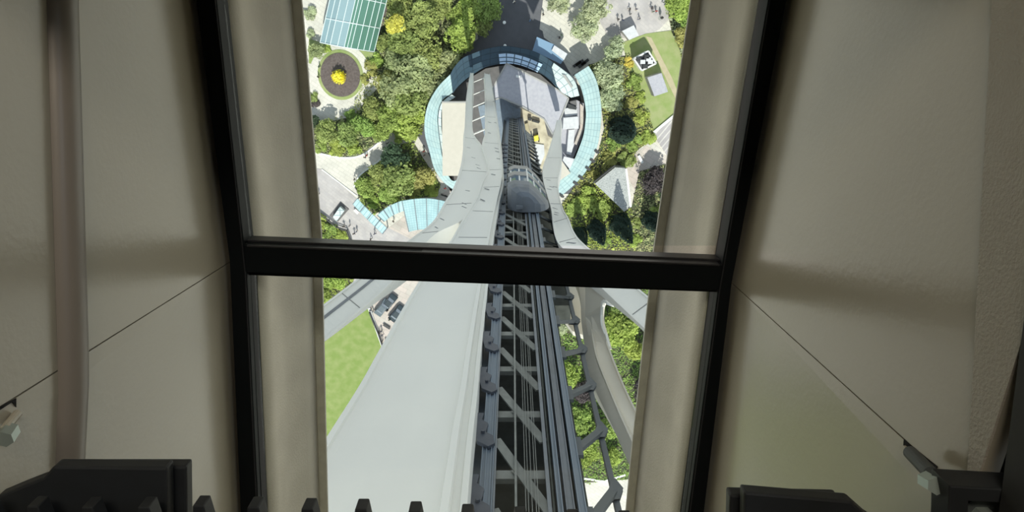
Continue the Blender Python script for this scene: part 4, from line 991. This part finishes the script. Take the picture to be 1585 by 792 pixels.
ringslab('floor', ZW - .08, ZW, 21, M['darkfloor'], (-.78, .66, yb - .03, yt + .03))
mb = MB()
for (a0, a1, b0, b1) in ((-.86, -.80, yb - .1, yt + .1), (.70, .76, yb - .1, yt + .1), (-.86, .76, yt + .03, yt + .1), (-.86, .76, yb - .1, yb - .03)): mb.box(a0, a1, b0, b1, ZF - .04, ZW - .08)
struct('trim_5', mb, M['void'])
# room above
mb = MB(); rx0, rx1, ry0, ry1 = -3, 3, -4, 3
mb.box(rx0 - .1, rx0, ry0, ry1, ZW, 152.2); struct('wall_room_left', mb, M['cream'])
mb = MB(); mb.box(rx1, rx1 + .1, ry0, ry1, ZW, 152.2); struct('wall_room_right', mb, M['cream'])
mb = MB(); mb.box(rx0, rx1, ry0 - .1, ry0, ZW, 152.2); struct('wall_room_front', mb, M['cream'])
mb = MB(); mb.box(rx0, rx1, ry1, ry1 + .1, ZW, 152.2); struct('wall_room_back', mb, M['cream'])
mb = MB(); mb.box(rx0 - .1, rx1 + .1, ry0 - .1, ry1 + .1, 152.2, 152.3); struct('ceiling', mb, mat('ceiling_grey', (.22, .22, .23), .9))

# rounded rib on the left wall
def xwall(poly, y):            # wall surface x at world y
    q = W2(poly, ZF)
    for a, b in zip(q[:-1], q[1:]):
        if min(a.y, b.y) <= y <= max(a.y, b.y): return a.x + (b.x - a.x) * (y - a.y) / (b.y - a.y)
    return q[-1].x
mb = MB(); n = 30; rings = []
for k in range(n + 1):
    t = k / n; y = yt - .01 - t * (yt - yb - .02); x = xwall(LO, y)
    D = 1.10 + .26 * y
    r = .031; zc = H - D
    rings.append([Vector((x + .0 + .022 * math.cos(a), y, zc + r * math.sin(a))) for a in [R(-90 + 15 * i) for i in range(13)]])
for a, b in zip(rings[:-1], rings[1:]):
    for i in range(12): mb.face([a[i], a[i + 1], b[i + 1], b[i]])
struct('trim_3', mb, M['rib'], smooth=True)
# rough painted band at the top of the right wall
mb = MB(); n = 30
for k in range(n):
    ya = yt - .01 - (yt - yb - .02) * k / n; yb_ = yt - .01 - (yt - yb - .02) * (k + 1) / n
    xa, xb = xwall(RO, ya), xwall(RO, yb_); za = H - max(.71, .885 + .36 * ya); zb = H - max(.71, .885 + .36 * yb_)
    mb.face([(xa - .003, ya, za), (xb - .003, yb_, zb), (xb - .003, yb_, ZW), (xa - .003, ya, ZW)])
    mb.face([(xa - .003, ya, za), (xa, ya, za - .003), (xb, yb_, zb - .003), (xb - .003, yb_, zb)])
    mb.face([(xa - .003, ya, ZW), (xb - .003, yb_, ZW), (xb, yb_, ZW), (xa, ya, ZW)])
struct('trim_4', mb, M['cream_rough'])
mb = MB()
for k in range(n):
    ya = yt - .01 - (yt - yb - .02) * k / n; yb_ = yt - .01 - (yt - yb - .02) * (k + 1) / n
    xa, xb = xwall(RO, ya) - .006, xwall(RO, yb_) - .006; za = H - max(.60, .768 + .24 * ya); zb = H - max(.60, .768 + .24 * yb_)
    mb.face([(xa, ya, za), (xb, yb_, zb), (xb, yb_, ZW + .12), (xa, ya, ZW + .12)]); mb.face([(xa, ya, za), (xa + .05, ya, za), (xb + .05, yb_, zb), (xb, yb_, zb)])
    mb.face([(xa, ya, ZW + .12), (xb, yb_, ZW + .12), (xb + .06, yb_, ZW + .12), (xa + .06, ya, ZW + .12)])
struct('trim_6', mb, M['darkfloor'])

# gear rack along the lower edge
DT = .72; zt = H - DT
p0, p1 = PD(0, 812, DT), PD(1585, 836, DT)
rack = empty('gear_rack', PD(790, 850, DT), 'black toothed rack crossing the bottom edge below the window', 'gear rack')
mb = MB(); a, b = PD(-60, 838, DT), PD(1640, 866, DT); a.x = -.63; b.x = .50
q = [(a.x, a.y), (b.x, b.y), (b.x, b.y - .06), (a.x, a.y - .06)]; mb.prism(q, zt - .035, zt - .002); mb.build('rack_bar', M['dark'], rack, bevel=.002)
for x, y in ((-12, 767), (66, 768), (149, 769), (234, 769), (317, 767), (400, 769), (482, 771), (563, 772), (644, 776), (724, 780), (805, 784), (886, 788), (966, 790), (1047, 793), (1128, 796)):
    c = PD(x, y, DT + .02); mb = MB(); yb2 = a.y + (b.y - a.y) * (c.x - a.x) / (b.x - a.x) - .005
    mb.prism([(c.x - .0065, c.y), (c.x + .0065, c.y), (c.x + .015, yb2), (c.x - .015, yb2)], zt - .022, zt)
    mb.build('tooth', M['dark'], rack, bevel=.0015)
# black housings
def housing(name, layers, label):
    c = PD(*layers[0][0][0], layers[0][1]); e = empty(name, c, label, 'housing')
    for nm, (pts, D, t) in zip(('cover', 'base_plate', 'bracket'), layers):
        q = [PD(x, y, D) for x, y in pts]; mb = MB(); mb.prism([(p.x, p.y) for p in q], H - D - t, H - D); mb.build(nm, M['dark'], e, bevel=.003)
housing('drive_housing', [([(82, 722), (258, 724), (262, 940), (-8, 940), (-8, 770), (30, 754), (66, 740)], .765, .02),
                          ([(110, 722), (288, 722), (291, 940), (100, 940)], .79, .02)], 'large black housing at the lower left, below the rounded rib')
housing('drive_housing', [([(1152, 762), (1318, 776), (1345, 800), (1390, 830), (1390, 940), (1148, 940)], .765, .02),
                          ([(1130, 766), (1300, 770), (1300, 940), (1126, 940)], .79, .02)], 'black housing at the lower right of the window frame')
# right bracket with bolt, stud and slot plate
e = empty('clamp_bracket', PD(1500, 760, .64), 'black square clamp with a hexagonal bolt and rubber stud in the lower right corner', 'clamp')
mb = MB(); D = .66
def px(pts, D): return [(PD(x, y, D).x, PD(x, y, D).y) for x, y in pts]
o_ = [(1470, 752), (1640, 762), (1640, 920), (1464, 920)]; i_ = [(1500, 776), (1620, 782), (1620, 890), (1496, 890)]
for k in range(4):
    j = (k + 1) % 4; mb.prism(px([o_[k], o_[j], i_[j], i_[k]], D), H - D - .03, H - D)
mb.prism(px(o_, D), H - D - .035, H - D - .025)
mb.build('clamp_body', M['dark'], e, bevel=.002)
c = PD(1532, 808, D); mb = MB(); mb.lathe((c.x, c.y, H - D - .026), [(0, .01), (.020, .01), (.022, 0)], 20); mb.build('washer', M['rubber'], e)
mb = MB(); mb.lathe((c.x, c.y - .004, H - D - .017), [(0, .014), (.012, .014), (.0135, .012), (.0135, 0)], 6); mb.build('bolt_head', M['zinc'], e)
mb = MB(); A, B = PD(1409, 700, .79), PD(1441, 733, .72); mb.tube(A, B, .0085, n=16); mb.build('rubber_stud', M['rubber'], e)
mb = MB(); A2, B2 = PD(1433, 742, .71), PD(1450, 752, .68); mb.tube(A2, B2, .010, .010, 6); mb.build('nut', M['zinc'], e)
def wallplate(name, poly, pts, off, m, parent, side):
    f = [onwall(poly, p) for p in pts]; 
    mb = MB(); o = Vector((-side * off, 0, 0)); mb.face([p + o for p in f]); mb.face([p for p in f][::-1])
    for k in range(len(f)):
        j = (k + 1) % len(f); mb.face([f[k] + o, f[k], f[j], f[j] + o])
    return mb.build(name, m, parent)
wallplate('slot', RO, [(1400, 680), (1452, 722), (1448, 730), (1399, 696)], .0012, M['void'], e, 1)
wallplate('slot_lip', RO, [(1403, 689), (1437, 716), (1424, 727), (1395, 702)], .004, M['cream'], e, 1)
e = empty('stud_bolt', onwall(LO, (8, 640)), 'small stud in a dark slot at the left edge, half cut off by the picture', 'bolt')
wallplate('slot', LO, [(24, 616), (24, 630), (18, 622), (-10, 640), (-10, 634)], .0012, M['void'], e, -1)
pp = onwall(LO, (10, 640)); mb = MB(); mb.tube(onwall(LO, (20, 640)) + Vector((.006, 0, 0)), onwall(LO, (-6, 662)) + Vector((.012, 0, .0)), .006, n=12); mb.build('stud', M['cream'], e)
mb = MB(); mb.tube(onwall(LO, (2, 664)) + Vector((.012, 0, 0)), onwall(LO, (-14, 680)) + Vector((.016, 0, 0)), .012, n=6); mb.build('nut', M['zinc'], e)
